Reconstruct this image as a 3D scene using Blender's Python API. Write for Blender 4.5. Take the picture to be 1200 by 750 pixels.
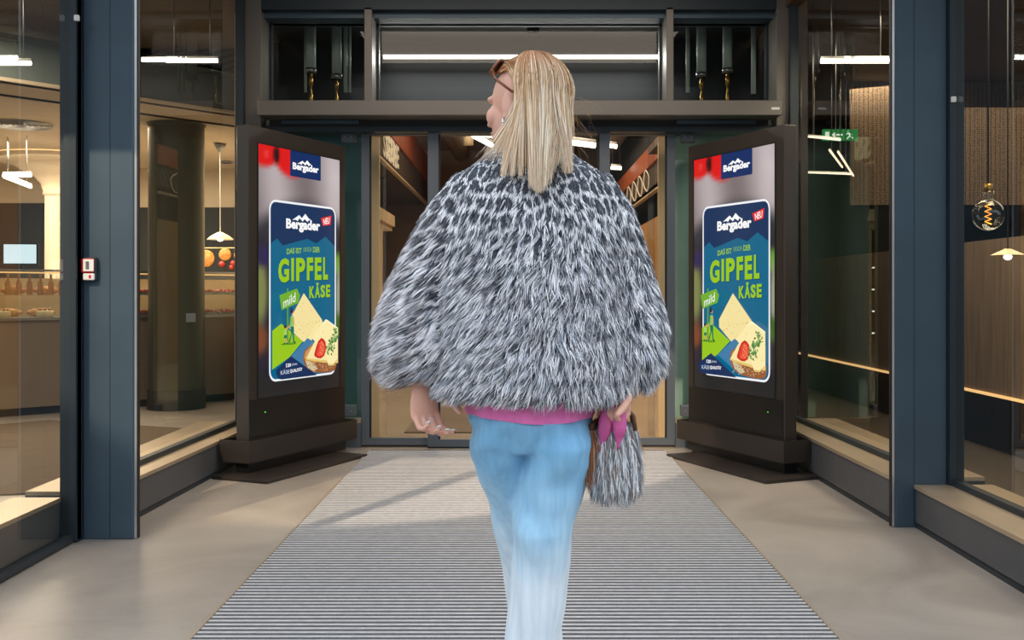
import bpy, math, random
import numpy as np
from mathutils import Vector, Matrix, Quaternion
random.seed(7); rng = np.random.default_rng(7)
for o in list(bpy.data.objects): bpy.data.objects.remove(o)
SC = bpy.context.scene
COL = SC.collection

# ------------------------------------------------------------ camera, world, lights
F = 1200.0; H = 1.2; CX = 608.0; CY = 343.0
cam = bpy.data.objects.new('camera', bpy.data.cameras.new('camera')); COL.objects.link(cam)
cam.location = (0, 0, H); cam.rotation_euler = (math.pi/2, 0, 0)
cam.data.sensor_width = 36; cam.data.lens = 36
cam.data.shift_x = -(CX-600)/1200; cam.data.shift_y = -(375-CY)/1200
cam.data.clip_start = .05; cam.data.clip_end = 200
SC.camera = cam
SC.view_settings.view_transform = 'Standard'
SC.view_settings.look = 'None'
SC.view_settings.gamma = 1
SC.view_settings.use_curve_mapping = False
SC.view_settings.exposure = 0.0

W = bpy.data.worlds.new('world'); SC.world = W; W.use_nodes = True
bg = W.node_tree.nodes['Background']
bg.inputs[0].default_value = (.80, .895, 1.0, 1); bg.inputs[1].default_value = 1.9

def lamp(kind, name, loc, target, power, col, **kw):
    l = bpy.data.lights.new(name, kind); l.energy = power; l.color = col
    for k, v in kw.items(): setattr(l, k, v)
    o = bpy.data.objects.new(name, l); COL.objects.link(o); o.location = loc
    d = Vector(target)-Vector(loc)
    o.rotation_euler = d.to_track_quat('-Z', 'Y').to_euler()
    return o
# sunlight thrown back by the windows across the street: a warm beam on the far floor
lamp('SPOT', 'sun_reflected_by_windows', (-5.7, -4.2, 9.0), (-.35, 7.9, 0), 9000, (1, .80, .58),
     spot_size=math.radians(13.5), spot_blend=.10, shadow_soft_size=.06)
WARM = (1, .85, .66)
# fill light added under the porch ceiling to brighten the facade; no lamps seen there
lamp('AREA', 'porch_fill_light', (0, 5.9, 3.66), (0, 5.9, 0), 75, (1, .86, .72), shape='RECTANGLE', size=3.0, size_y=1.6)
lamp('AREA', 'vestibule_lamp_light', (0, 8.9, 3.24), (0, 8.5, 2.2), 26, (1, .95, .88), shape='RECTANGLE', size=2.4, size_y=.06)
# ceiling lighting of the shops
lamp('AREA', 'store_ceiling_light', (0, 11, 4.6), (0, 11, 0), 250, WARM, shape='RECTANGLE', size=3.0, size_y=4)
lamp('AREA', 'store_ceiling_light', (0, 18, 4.6), (0, 18, 0), 260, WARM, shape='RECTANGLE', size=3.5, size_y=7)
lamp('AREA', 'bakery_ceiling_light', (-5.4, 11.8, 2.9), (-5.4, 11.8, 0), 390, WARM, shape='RECTANGLE', size=3.5, size_y=2.5)
lamp('AREA', 'bakery_ceiling_light', (-4.6, 7.0, 3.3), (-4.6, 7.0, 0), 130, WARM, shape='RECTANGLE', size=2.2, size_y=2.5)
lamp('AREA', 'cafe_ceiling_light', (5.6, 9.0, 3.1), (5.6, 9, 0), 120, WARM, shape='RECTANGLE', size=3, size_y=5)
lamp('AREA', 'cafe_ceiling_light', (3.0, 10.5, 3.25), (3.3, 10.5, 0), 95, WARM, shape='RECTANGLE', size=.5, size_y=3.5)
lamp('AREA', 'cafe_ceiling_light', (2.9, 6.5, 3.1), (2.9, 6.5, 0), 85, WARM, shape='RECTANGLE', size=.8, size_y=3)

# ------------------------------------------------------------ helpers
def lin(c):
    return tuple(((v/255)/12.92 if v/255 <= .04045 else ((v/255+.055)/1.055)**2.4) for v in c)
def P(px, py, Y): return Vector(((px-CX)/F*Y, Y, H+(CY-py)/F*Y))
def tag(o, label=None, cat=None, group=None, kind=None):
    if label: o['label'] = label
    if cat: o['category'] = cat
    if group: o['group'] = group
    if kind: o['kind'] = kind
    return o
def thing(name, label, cat, loc=(0, 0, 0), rz=0, group=None):
    o = bpy.data.objects.new(name, None); COL.objects.link(o); o.location = loc; o.rotation_euler = (0, 0, rz)
    o.empty_display_size = .05
    return tag(o, label, cat, group)
def children(o): return [c for c in COL.objects if c.parent == o]
def dup(o, loc=None, rz=None, label=None, parent=None):
    c = o.copy(); COL.objects.link(c)
    if parent is not None: c.parent = parent
    if loc is not None: c.location = loc
    if rz is not None: c.rotation_euler = (0, 0, rz)
    if label: c['label'] = label
    for ch in children(o): dup(ch, parent=c)
    return c

class MB:
    def __init__(s): s.v = []; s.f = []; s.m = []; s.sm = []; s.c = []; s.T = None
    def add(s, vs, fs, m=0, smooth=False, col=(1, 1, 1)):
        b = len(s.v)
        for p in vs:
            p = Vector(p)
            if s.T is not None: p = s.T @ p
            s.v.append(tuple(p))
        for f in fs:
            s.f.append([b+i for i in f]); s.m.append(m); s.sm.append(smooth); s.c.append(col)
        return s
    def box(s, x0, x1, y0, y1, z0, z1, m=0, bev=0):
        if bev <= 0:
            vs = [(x, y, z) for z in (z0, z1) for y in (y0, y1) for x in (x0, x1)]
            return s.add(vs, [(0, 2, 3, 1), (4, 5, 7, 6), (0, 1, 5, 4), (2, 6, 7, 3), (0, 4, 6, 2), (1, 3, 7, 5)], m)
        b = min(bev, (x1-x0)*.49, (y1-y0)*.49, (z1-z0)*.49)
        def ring(z, i):
            x0_, x1_, y0_, y1_ = x0+i, x1-i, y0+i, y1-i
            return [(x0_+b, y0_, z), (x1_-b, y0_, z), (x1_, y0_+b, z), (x1_, y1_-b, z), (x1_-b, y1_, z), (x0_+b, y1_, z), (x0_, y1_-b, z), (x0_, y0_+b, z)]
        R = [[(p[0], p[1], z0) for p in ring(z0, b*.6)], ring(z0+b, 0), ring(z1-b, 0), ring(z1, b*.6)]
        return s.loft(R, m, smooth=False)
    def loft(s, rings, m=0, smooth=True, caps=True, closed=True):
        n = len(rings[0]); vs = [p for r in rings for p in r]; fs = []
        for k in range(len(rings)-1):
            for i in range(n if closed else n-1):
                j = (i+1) % n
                fs.append((k*n+i, k*n+j, (k+1)*n+j, (k+1)*n+i))
        if caps: fs.append(tuple(range(n-1, -1, -1))); fs.append(tuple((len(rings)-1)*n+i for i in range(n)))
        return s.add(vs, fs, m, smooth)
    def prism(s, poly, z0, z1, m=0):            # poly in xy, extruded in z
        return s.loft([[(x, y, z0) for x, y in poly], [(x, y, z1) for x, y in poly]], m, smooth=False)
    def tube(s, pts, r, m=0, n=10, smooth=True):
        pts = [Vector(p) for p in pts]
        rs = r if isinstance(r, (list, tuple)) else [r]*len(pts)
        rings = []; up = None
        for i, p in enumerate(pts):
            t = (pts[min(i+1, len(pts)-1)]-pts[max(i-1, 0)]).normalized()
            if up is None: up = Vector((0, 0, 1)) if abs(t.z) < .9 else Vector((1, 0, 0))
            a = up-t*up.dot(t); a.normalize(); b = t.cross(a); up = a
            rings.append([tuple(p+a*(rs[i]*math.cos(2*math.pi*k/n))+b*(rs[i]*math.sin(2*math.pi*k/n))) for k in range(n)])
        return s.loft(rings, m, smooth)
    def lathe(s, prof, c=(0, 0, 0), m=0, n=32, smooth=True, caps=False):
        return s.loft([[(c[0]+r*math.cos(2*math.pi*k/n), c[1]+r*math.sin(2*math.pi*k/n), c[2]+z) for k in range(n)] for r, z in prof], m, smooth, caps)
    def ell(s, c, r, m=0, n=20, k=12, R=None):
        rings = []
        for i in range(k+1):
            th = math.pi*(i/k); sr = max(math.sin(th), .004)
            ring = []
            for j in range(n):
                v = Vector((r[0]*sr*math.cos(2*math.pi*j/n), r[1]*sr*math.sin(2*math.pi*j/n), -r[2]*math.cos(th)))
                if R: v = R @ v
                ring.append(tuple(v+Vector(c)))
            rings.append(ring)
        return s.loft(rings, m, True)
    def mesh(s, name, mats, colors=False):
        me = bpy.data.meshes.new(name); me.from_pydata(s.v, [], s.f)
        for mt in (mats if isinstance(mats, (list, tuple)) else [mats]): me.materials.append(mt)
        me.polygons.foreach_set('material_index', s.m); me.polygons.foreach_set('use_smooth', s.sm)
        if colors:
            ca = me.color_attributes.new('Col', 'FLOAT_COLOR', 'CORNER'); buf = []
            for f, c in zip(s.f, s.c):
                if isinstance(c[0], (tuple, list)): [buf.extend((*cc, 1)) for cc in c]
                else: buf.extend([*c, 1]*len(f))
            ca.data.foreach_set('color', buf)
        me.update(); return me
    def build(s, name, mats, parent=None, world=False, colors=False):
        o = bpy.data.objects.new(name, s.mesh(name, mats, colors)); COL.objects.link(o)
        if parent is not None:
            o.parent = parent
            if world:
                L = Vector(parent.location)
                p = parent.parent
                while p: L += Vector(p.location); p = p.parent
                for v in o.data.vertices: v.co -= L
        else:                                    # origin at the base of the thing
            a = np.array(s.v); L = Vector(((a[:, 0].min()+a[:, 0].max())/2, (a[:, 1].min()+a[:, 1].max())/2, a[:, 2].min()))
            for v in o.data.vertices: v.co -= L
            o.location = L
        return o
def struct(o): return tag(o, kind='structure')

# ------------------------------------------------------------ materials
def material(name, rgb, rough=.5, metal=0, noise=.0, scale=8, emit=None, estr=0, spec=.5, stretch=None, bump=0, rgb2=None, trans=0, sheen=0):
    m = bpy.data.materials.new(name); m.use_nodes = True; nt = m.node_tree; N = nt.nodes; L = nt.links
    b = N['Principled BSDF']
    b.inputs['Roughness'].default_value = rough; b.inputs['Metallic'].default_value = metal
    b.inputs['Specular IOR Level'].default_value = spec
    c = lin(rgb)
    b.inputs['Base Color'].default_value = (*c, 1)
    if sheen: b.inputs['Sheen Weight'].default_value = sheen
    if trans: b.inputs['Transmission Weight'].default_value = trans
    if noise or rgb2 or bump:
        tc = N.new('ShaderNodeTexCoord'); mp = N.new('ShaderNodeMapping'); nz = N.new('ShaderNodeTexNoise')
        L.new(tc.outputs['Object'], mp.inputs[0]); L.new(mp.outputs[0], nz.inputs[0])
        if stretch: mp.inputs['Scale'].default_value = stretch
        nz.inputs['Scale'].default_value = scale; nz.inputs['Detail'].default_value = 5
        r = N.new('ShaderNodeValToRGB'); L.new(nz.outputs[0], r.inputs[0])
        c2 = lin(rgb2) if rgb2 else tuple(v*(1+noise) for v in c)
        c1 = c if rgb2 else tuple(v*(1-noise) for v in c)
        r.color_ramp.elements[0].position = .3; r.color_ramp.elements[1].position = .7
        r.color_ramp.elements[0].color = (*c1, 1); r.color_ramp.elements[1].color = (*c2, 1)
        L.new(r.outputs[0], b.inputs['Base Color'])
        if bump:
            bp = N.new('ShaderNodeBump'); bp.inputs['Strength'].default_value = bump; bp.inputs['Distance'].default_value = .01
            L.new(nz.outputs[0], bp.inputs['Height']); L.new(bp.outputs[0], b.inputs['Normal'])
    if emit:
        b.inputs['Emission Color'].default_value = (*lin(emit), 1); b.inputs['Emission Strength'].default_value = estr
    return m
def glass_mat(name, tint, fac=1.0, ior=1.45, rough=0.0):
    m = bpy.data.materials.new(name); m.use_nodes = True; nt = m.node_tree; N = nt.nodes; L = nt.links
    N.remove(N['Principled BSDF']); out = N['Material Output']
    t = N.new('ShaderNodeBsdfTransparent'); t.inputs[0].default_value = (*tint, 1)
    g = N.new('ShaderNodeBsdfGlossy'); g.inputs['Roughness'].default_value = rough; g.inputs[0].default_value = (fac, fac, fac, 1)
    geo = N.new('ShaderNodeNewGeometry'); dt = N.new('ShaderNodeVectorMath'); dt.operation = 'DOT_PRODUCT'
    L.new(geo.outputs['Normal'], dt.inputs[0]); L.new(geo.outputs['Incoming'], dt.inputs[1])
    def mth(op, a, b_=None):
        n_ = N.new('ShaderNodeMath'); n_.operation = op
        L.new(a, n_.inputs[0])
        if b_ is not None: n_.inputs[1].default_value = b_
        return n_.outputs[0]
    ab = mth('ABSOLUTE', dt.outputs['Value']); one = N.new('ShaderNodeMath'); one.operation = 'SUBTRACT'; one.inputs[0].default_value = 1; L.new(ab, one.inputs[1])
    r0 = ((ior-1)/(ior+1))**2; pw = mth('POWER', one.outputs[0], 5.0); sc_ = mth('MULTIPLY', pw, 1-r0); fr = mth('ADD', sc_, r0*1.8)
    mx = N.new('ShaderNodeMixShader'); L.new(fr, mx.inputs[0]); L.new(t.outputs[0], mx.inputs[1]); L.new(g.outputs[0], mx.inputs[2])
    L.new(mx.outputs[0], out.inputs[0]); return m
def attr_mat(name, emit=0, rough=.7, spec=.3, sheen=0, base=1.0):
    m = bpy.data.materials.new(name); m.use_nodes = True; nt = m.node_tree; N = nt.nodes; L = nt.links
    b = N['Principled BSDF']; a = N.new('ShaderNodeAttribute'); a.attribute_name = 'Col'
    b.inputs['Roughness'].default_value = rough; b.inputs['Specular IOR Level'].default_value = spec
    if sheen: b.inputs['Sheen Weight'].default_value = sheen
    if emit:
        b.inputs['Base Color'].default_value = (.01, .01, .01, 1)
        L.new(a.outputs['Color'], b.inputs['Emission Color']); b.inputs['Emission Strength'].default_value = emit
    else: L.new(a.outputs['Color'], b.inputs['Base Color'])
    return m

M = {}
M['slate'] = material('slate_powder_coat', (66, 84, 98), .42, .35, .10, 3, spec=.5)
M['dark_frame'] = material('dark_frame_paint', (42, 52, 60), .45, .3, .08, 4)
M['beam'] = material('brown_grey_anodised', (112, 108, 104), .45, .5, .05, 3)
M['door_frame'] = material('grey_door_aluminium', (96, 103, 112), .45, .4, .05, 3)
M['black'] = material('black_rubber', (16, 17, 19), .6, 0, .1, 12)
M['edge'] = material('bright_metal_edge', (205, 205, 208), .28, .8, .05, 10)
M['bronze'] = material('bronze_sill', (190, 172, 148), .35, .55, .06, 4)
M['plinth'] = material('grey_plinth_panel', (84, 86, 90), .5, .2, .08, 5)
M['coat_totem'] = material('dark_powder_coat', (58, 53, 50), .38, .3, .06, 120, bump=.02)
M['totem_front'] = material('black_front_glass', (22, 23, 25), .3, 0, .05, 30)
M['cream'] = material('cream_plaster', (205, 190, 165), .7, 0, .05, 1.5)
M['creamwood'] = material('cream_lacquer', (214, 186, 145), .45, 0, .05, 2)
M['teal_bulk'] = material('grey_green_soffit', (104, 116, 116), .6, 0, .05, 1)
M['soffit'] = material('dark_grey_soffit', (46, 48, 53), .7, 0, .06, 1.5)
M['dark'] = material('near_black_paint', (26, 28, 30), .7, 0, .1, 3)
M['orange'] = material('rust_orange_band', (176, 88, 44), .5, 0, .12, 2)
M['white'] = material('white_lacquer', (225, 225, 222), .4, 0, .03, 4)
M['pipe'] = material('pale_painted_pipe', (165, 178, 172), .45, 0, .06, 6)
M['brass'] = material('brass_fitting', (176, 140, 70), .3, .9, .1, 20)
M['steel'] = material('brushed_steel', (150, 152, 155), .3, .9, .06, 30)
M['red'] = material('red_plastic', (196, 30, 38), .4, 0, .05, 10)
M['olive'] = material('dark_olive_column_lacquer', (70, 70, 58), .35, .25, .1, 1.2)
M['counter'] = material('taupe_counter_front', (126, 112, 98), .5, .1, .06, 2)
M['crust'] = material('bread_crust', (190, 118, 48), .6, 0, .3, 30, rgb2=(226, 170, 92), bump=.2)
M['bottle'] = material('amber_bottle_glass', (188, 120, 40), .15, 0, .2, 8)
M['pastry'] = material('pale_pastry', (236, 214, 170), .5, 0, .1, 20)
M['green_food'] = material('green_salad', (92, 150, 50), .6, 0, .3, 60)
M['red_food'] = material('red_fruit', (180, 50, 36), .4, 0, .2, 60)
M['glass_L'] = glass_mat('shopfront_glass_brown', (.86, .84, .77), .9, 1.5)
M['glass_R'] = glass_mat('shopfront_glass_olive', (.80, .79, .71), .9, 1.5)
M['glass_D'] = glass_mat('door_glass', (.93, .91, .87), .6, 1.35)
M['glass_T'] = glass_mat('transom_glass', (.80, .85, .84), .6, 1.35)
M['glass_teal'] = glass_mat('sidelight_glass_green', (.62, .80, .78), .8, 1.45)
M['glass_case'] = glass_mat('display_case_glass', (.93, .95, .93), .9, 1.5)
def emit_mat(name, rgb, s): return material(name, rgb, emit=rgb, estr=s)
M['led'] = emit_mat('led_white', (255, 244, 226), 6)
M['led_soft'] = emit_mat('led_warm_strip', (255, 206, 142), 1.0)
M['led_dim'] = emit_mat('led_seen_dim', (255, 240, 214), 1.6)
M['filament'] = emit_mat('glowing_filament', (255, 150, 50), 5)
M['monitor'] = emit_mat('lit_monitor_face', (196, 226, 246), 1)
M['exit'] = emit_mat('exit_sign_green', (30, 130, 66), .8)
M['exitw'] = emit_mat('exit_sign_white', (230, 250, 235), .9)
M['sign_letter'] = emit_mat('backlit_letter', (206, 190, 160), .5)

# concrete floor
def floor_mat():
    m = material('polished_concrete', (168, 158, 150), .38, 0, 0, 1, spec=.4); nt = m.node_tree; N = nt.nodes; L = nt.links; b = N['Principled BSDF']
    tc = N.new('ShaderNodeTexCoord'); a = N.new('ShaderNodeTexNoise'); a.inputs['Scale'].default_value = 1.3; a.inputs['Detail'].default_value = 9; a.inputs['Roughness'].default_value = .6; a.inputs['Distortion'].default_value = .8
    L.new(tc.outputs['Object'], a.inputs[0]); r = N.new('ShaderNodeValToRGB'); L.new(a.outputs[0], r.inputs[0])
    r.color_ramp.elements[0].position = .3; r.color_ramp.elements[0].color = (*lin((138, 130, 124)), 1)
    r.color_ramp.elements[1].position = .72; r.color_ramp.elements[1].color = (*lin((170, 162, 154)), 1)
    s = N.new('ShaderNodeTexNoise'); s.inputs['Scale'].default_value = 60; s.inputs['Detail'].default_value = 3; L.new(tc.outputs['Object'], s.inputs[0])
    r2 = N.new('ShaderNodeValToRGB'); r2.color_ramp.elements[0].position = .25; r2.color_ramp.elements[0].color = (.75, .75, .75, 1); r2.color_ramp.elements[1].position = .36; r2.color_ramp.elements[1].color = (1, 1, 1, 1)
    L.new(s.outputs[0], r2.inputs[0]); mx = N.new('ShaderNodeMix'); mx.data_type = 'RGBA'; mx.blend_type = 'MULTIPLY'; mx.inputs[0].default_value = 1
    L.new(r.outputs[0], mx.inputs[6]); L.new(r2.outputs[0], mx.inputs[7]); L.new(mx.outputs[2], b.inputs['Base Color'])
    rr = N.new('ShaderNodeMapRange'); rr.inputs[3].default_value = .3; rr.inputs[4].default_value = .5; L.new(a.outputs[0], rr.inputs[0]); L.new(rr.outputs[0], b.inputs['Roughness'])
    return m
M['floor'] = floor_mat()
M['store_floor'] = material('glossy_beige_tile', (176, 160, 138), .16, 0, .05, 1.2, spec=.5)
M['carpet'] = material('grey_mat_carpet', (70, 72, 80), .95, 0, .0, 220, rgb2=(122, 122, 126), bump=.4, spec=.1)
M['alu'] = material('mat_aluminium_profile', (214, 214, 218), .5, .3, .1, 30)
def wood_mat(name, a_, b_, sc=(14, 14, .7)):
    return material(name, a_, .45, 0, 0, 2.2, rgb2=b_, stretch=sc)
M['wood'] = wood_mat('oak_panel', (112, 94, 78), (146, 126, 106))
M['warmwood'] = wood_mat('warm_oak_panel', (176, 126, 74), (206, 160, 104))
def mesh_ceiling_mat():
    m = material('expanded_metal_ceiling', (40, 34, 28), .6, .2); nt = m.node_tree; N = nt.nodes; L = nt.links; b = N['Principled BSDF']
    tc = N.new('ShaderNodeTexCoord'); mp = N.new('ShaderNodeMapping'); mp.inputs['Scale'].default_value = (48, 70, 48); mp.inputs['Rotation'].default_value = (0, 0, .5)
    v = N.new('ShaderNodeTexVoronoi'); v.inputs['Scale'].default_value = 1; v.inputs['Randomness'].default_value = .25
    L.new(tc.outputs['Object'], mp.inputs[0]); L.new(mp.outputs[0], v.inputs[0])
    r = N.new('ShaderNodeValToRGB'); L.new(v.outputs['Distance'], r.inputs[0])
    r.color_ramp.elements[0].position = .25; r.color_ramp.elements[0].color = (*lin((18, 17, 16)), 1)
    r.color_ramp.elements[1].position = .55; r.color_ramp.elements[1].color = (*lin((112, 90, 66)), 1)
    L.new(r.outputs[0], b.inputs['Base Color']); return m
M['mesh'] = mesh_ceiling_mat()
def slat_mat():
    m = material('slatted_dark_wood', (60, 48, 36), .6); nt = m.node_tree; N = nt.nodes; L = nt.links; b = N['Principled BSDF']
    tc = N.new('ShaderNodeTexCoord'); w = N.new('ShaderNodeTexWave'); w.inputs['Scale'].default_value = 3.2; w.bands_direction = 'DIAGONAL'
    L.new(tc.outputs['Object'], w.inputs[0]); r = N.new('ShaderNodeValToRGB'); L.new(w.outputs[0], r.inputs[0])
    r.color_ramp.elements[0].position = .35; r.color_ramp.elements[0].color = (*lin((26, 22, 18)), 1); r.color_ramp.elements[1].position = .5; r.color_ramp.elements[1].color = (*lin((108, 84, 58)), 1)
    L.new(r.outputs[0], b.inputs['Base Color']); return m
M['slat'] = slat_mat()
M['stripe_carpet'] = material('brown_striped_mat', (86, 72, 58), .9, 0, 0, 5, rgb2=(112, 94, 76), stretch=(1, 26, 1))
M['asphalt'] = material('street_asphalt', (92, 92, 94), .85, 0, .12, 5)
M['facade_opp'] = material('street_facade_plaster', (150, 144, 136), .8, 0, .1, 1)

# ------------------------------------------------------------ structure: floors, ceilings, walls
b = MB(); b.box(-2.6, 2.6, -3, 8.15, -.1, 0); struct(b.build('floor', M['floor']))
b = MB(); b.box(-2.6, 2.6, 8.15, 27, -.1, -.001); struct(b.build('floor_store', M['store_floor']))
b = MB(); b.box(-13, -2.6, -3, 27, -.1, -.001); struct(b.build('floor_left', M['floor']))
b = MB(); b.box(2.6, 13, -3, 27, -.1, -.001); struct(b.build('floor_right', material('dark_cafe_floor', (96, 88, 80), .3, 0, .08, 2)))
b = MB(); b.box(-30, 30, -30, -3, -.1, -.02); struct(b.build('floor_street', M['asphalt']))
# house across the street (seen only in reflections)
def opposite_house():
    t = thing('street_house', 'plaster house front with a row of windows across the street', 'building', (0, -22, 0))
    b = MB(); b.box(-26, 26, -1, 0, 0, 9); b.build('wall', M['facade_opp'], t)
    for i in range(12):
        for z in (1.0, 4.6):
            w = MB(); w.box(-23.6+i*4, -21.8+i*4, 0, .05, z, z+2.2); w.build('window', M['dark_frame'], t)
opposite_house()
b = MB(); b.box(-2.6, 2.6, 3.6, 8.0, 3.7, 3.85); struct(b.build('ceiling', M['soffit']))

# columns of the porch
def column(nm, x0, x1, y0, y1, seam, c0, c1):
    b = MB(); b.box(x0, x1, y0, y0+.035, 0, 3.7, 0, .005); b.box(c0, c1, y0+.035, y1, 0, 3.7, 0)
    b.box(seam, seam+.003, y0-.0015, y0+.01, .01, 3.69, 1)
    return struct(b.build(nm, [M['slate'], M['dark_frame']]))
column('trim_1', -2.12, -1.875, 4.98, 5.26, -1.99, -2.12, -2.0)
column('trim_2', 1.925, 2.19, 5.236, 5.5, 2.02, 2.05, 2.19)
for nm, x, y in (('trim_3', -1.868, 4.99), ('trim_4', 1.915, 5.236)):
    b = MB(); b.box(x-.006, x+.006, y, y+.03, .004, 3.7, 0)
    b.box(x-.003+(.008 if x < 0 else -.008), x+.003+(.008 if x < 0 else -.008), y+.004, y+.03, .004, 3.7, 1); struct(b.build(nm, [M['edge'], M['black']]))
# plinths with sills
def plinth(nm, pts_out, pts_in, h, zs=0):
    b = MB()
    b.prism([pts_out[0], pts_out[1], pts_in[1], pts_in[0]], 0.02, h-.02, 0)
    b.prism([pts_out[0], pts_out[1], pts_in[1], pts_in[0]], 0, .03, 1)
    sx = .008 if pts_out[0][0] < 0 else -.008
    o2 = [(p[0]+sx, p[1]) for p in pts_out]
    b.prism([o2[0], o2[1], pts_in[1], pts_in[0]], h-.02, h, 2)
    return struct(b.build(nm, [M['plinth'], M['dark_frame'], M['bronze']]))
plinth('baseboard_left', [(-2.04, 5.02), (-1.95, 7.74)], [(-2.42, 5.02), (-2.42, 7.74)], .225)
plinth('baseboard_right', [(1.931, 5.275), (1.905, 7.74)], [(2.4, 5.275), (2.4, 7.74)], .25)
plinth('baseboard_front_right', [(2.0, 3.0), (2.025, 5.23)], [(2.42, 3.0), (2.42, 5.23)], .22)
plinth('baseboard_front_left', [(-2.2, 3.0), (-2.2, 4.9)], [(-2.42, 3.0), (-2.42, 4.9)], .22)
# windows
def side_window(nm, x, y0, x2, y1, z0, z1, gm, sgn):
    w = struct(bpy.data.objects.new(nm, None)); COL.objects.link(w); w.location = (x, y0, z0)
    g = MB(); g.add([(x, y0, z0), (x2, y1, z0), (x2, y1, z1), (x, y0, z1)], [(0, 1, 2, 3)]); g.build('pane', gm, w, True)
    f = MB(); t = .022
    f.prism([(x-t, y0), (x+t, y0), (x2+t, y1), (x2-t, y1)], z0, z0+.03)
    f.prism([(x-t, y0), (x+t, y0), (x2+t, y1), (x2-t, y1)], z1-.05, z1)
    f.build('window_frame', M['dark_frame'], w, True)
    for (xx, yy) in ((x, y0), (x2, y1)):
        f = MB(); f.box(xx-.03, xx+.03, yy-.03, yy+.03, z0, z1); f.build('window_post', M['dark_frame'], w, True)
    return w
side_window('window_1', -2.15, 3.0, -2.15, 4.93, .012, 3.69, M['glass_L'], 1)
side_window('window_2', -2.17, 5.3, -2.10, 7.72, .225, 3.69, M['glass_L'], 1)
side_window('window_3', 2.12, 5.54, 2.07, 7.72, .25, 3.69, M['glass_R'], 1)
side_window('window_4', 2.21, 3.0, 2.22, 5.27, .22, 3.69, M['glass_R'], 1)
b = MB(); b.box(2.19, 2.262, 5.20, 5.5, .22, 3.7); struct(b.build('trim_5', M['dark_frame']))
b = MB(); b.box(-2.205, -2.12, 4.92, 5.2, 0, 3.7); struct(b.build('trim_6', M['dark_frame']))

# facade across the back of the porch
YB = 7.75
for nm, x0, x1 in (('trim_7', -2.1, -1.95), ('trim_8', 1.95, 2.09)):
    b = MB(); b.box(x0, x1, YB, 8.1, 0, 3.7, 0, .004); struct(b.build(nm, M['beam']))
for nm, x0, x1 in (('trim_9', -1.17, -1.112), ('trim_10', 1.117, 1.172)):
    b = MB(); b.box(x0, x1, YB, 8.08, 2.6, 3.36, 0, .003); struct(b.build(nm, M['beam']))
b = MB(); b.box(-1.95, 1.95, YB, 8.12, 3.345, 3.7, 0); b.box(-1.95, 1.95, YB+.08, 8.1, 3.30, 3.345, 1); struct(b.build('trim_11', [M['dark_frame'], M['slate']]))
b = MB(); b.box(-1.935, 1.945, 7.58, 7.8, 2.515, 2.625, 0, .004)
b.box(1.87, 1.93, 7.577, 7.581, 2.555, 2.572, 1)
struct(b.build('trim_12', [M['beam'], M['edge']]))
b = MB(); b.box(-1.9, 1.9, 7.80, 7.98, 2.475, 2.515, 1); b.box(-1.94, 1.94, 7.82, 8.05, 2.43, 2.475, 0); b.box(-1.8, -1.22, 7.77, 7.79, 2.482, 2.508, 2); b.box(1.2, 1.8, 7.77, 7.79, 2.482, 2.508, 2)
struct(b.build('trim_13', [M['dark_frame'], M['black'], M['slate']]))
# transom lights
for i, (x0, x1) in enumerate(((-1.95, -1.17), (-1.112, 1.117), (1.172, 1.95))):
    w = struct(bpy.data.objects.new('window_%d' % (5+i), None)); COL.objects.link(w); w.location = (x0, 8.0, 2.62)
    g = MB(); g.add([(x0, 8.03, 2.62), (x1, 8.03, 2.62), (x1, 8.03, 3.35), (x0, 8.03, 3.35)], [(0, 1, 2, 3)]); g.build('pane', M['glass_T'], w, True)
    f = MB()
    f.box(x0, x1, 8.0, 8.06, 2.615, 2.64); f.box(x0, x1, 8.0, 8.06, 3.30, 3.35); f.box(x0, x0+.02, 8.0, 8.06, 2.64, 3.3); f.box(x1-.02, x1, 8.0, 8.06, 2.64, 3.3)
    f.build('window_frame', M['dark_frame'], w, True)
# sidelights beside the doors
for i, (x0, x1, gm) in enumerate(((-1.93, -1.225, 'glass_teal'), (1.215, 1.94, 'glass_teal'))):
    w = struct(bpy.data.objects.new('window_%d' % (8+i), None)); COL.objects.link(w); w.location = (x0, 8.0, 0)
    g = MB(); g.add([(x0, 8.0, .2), (x1, 8.0, .2), (x1, 8.0, 2.44), (x0, 8.0, 2.44)], [(0, 1, 2, 3)]); g.build('pane', M[gm], w, True)
    f = MB(); f.box(x0, x1, 7.93, 8.05, 0, .19, 0); f.box(x0, x1, 7.93, 8.05, .19, .22, 1)
    f.build('window_frame', [M['door_frame'], M['bronze']], w, True)
    xc = x1-.10 if i == 0 else x0+.10
    for z in (.24, 2.37):
        k = MB(); k.box(xc-.055, xc+.055, 7.94, 8.02, z, z+.085, 0, .004); k.box(xc-.03, xc-.022, 7.936, 7.942, z+.035, z+.043, 1); k.box(xc+.02, xc+.028, 7.936, 7.942, z+.035, z+.043, 1)
        k.build('glass_clamp', [M['door_frame'], M['edge']], w, True)
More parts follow.
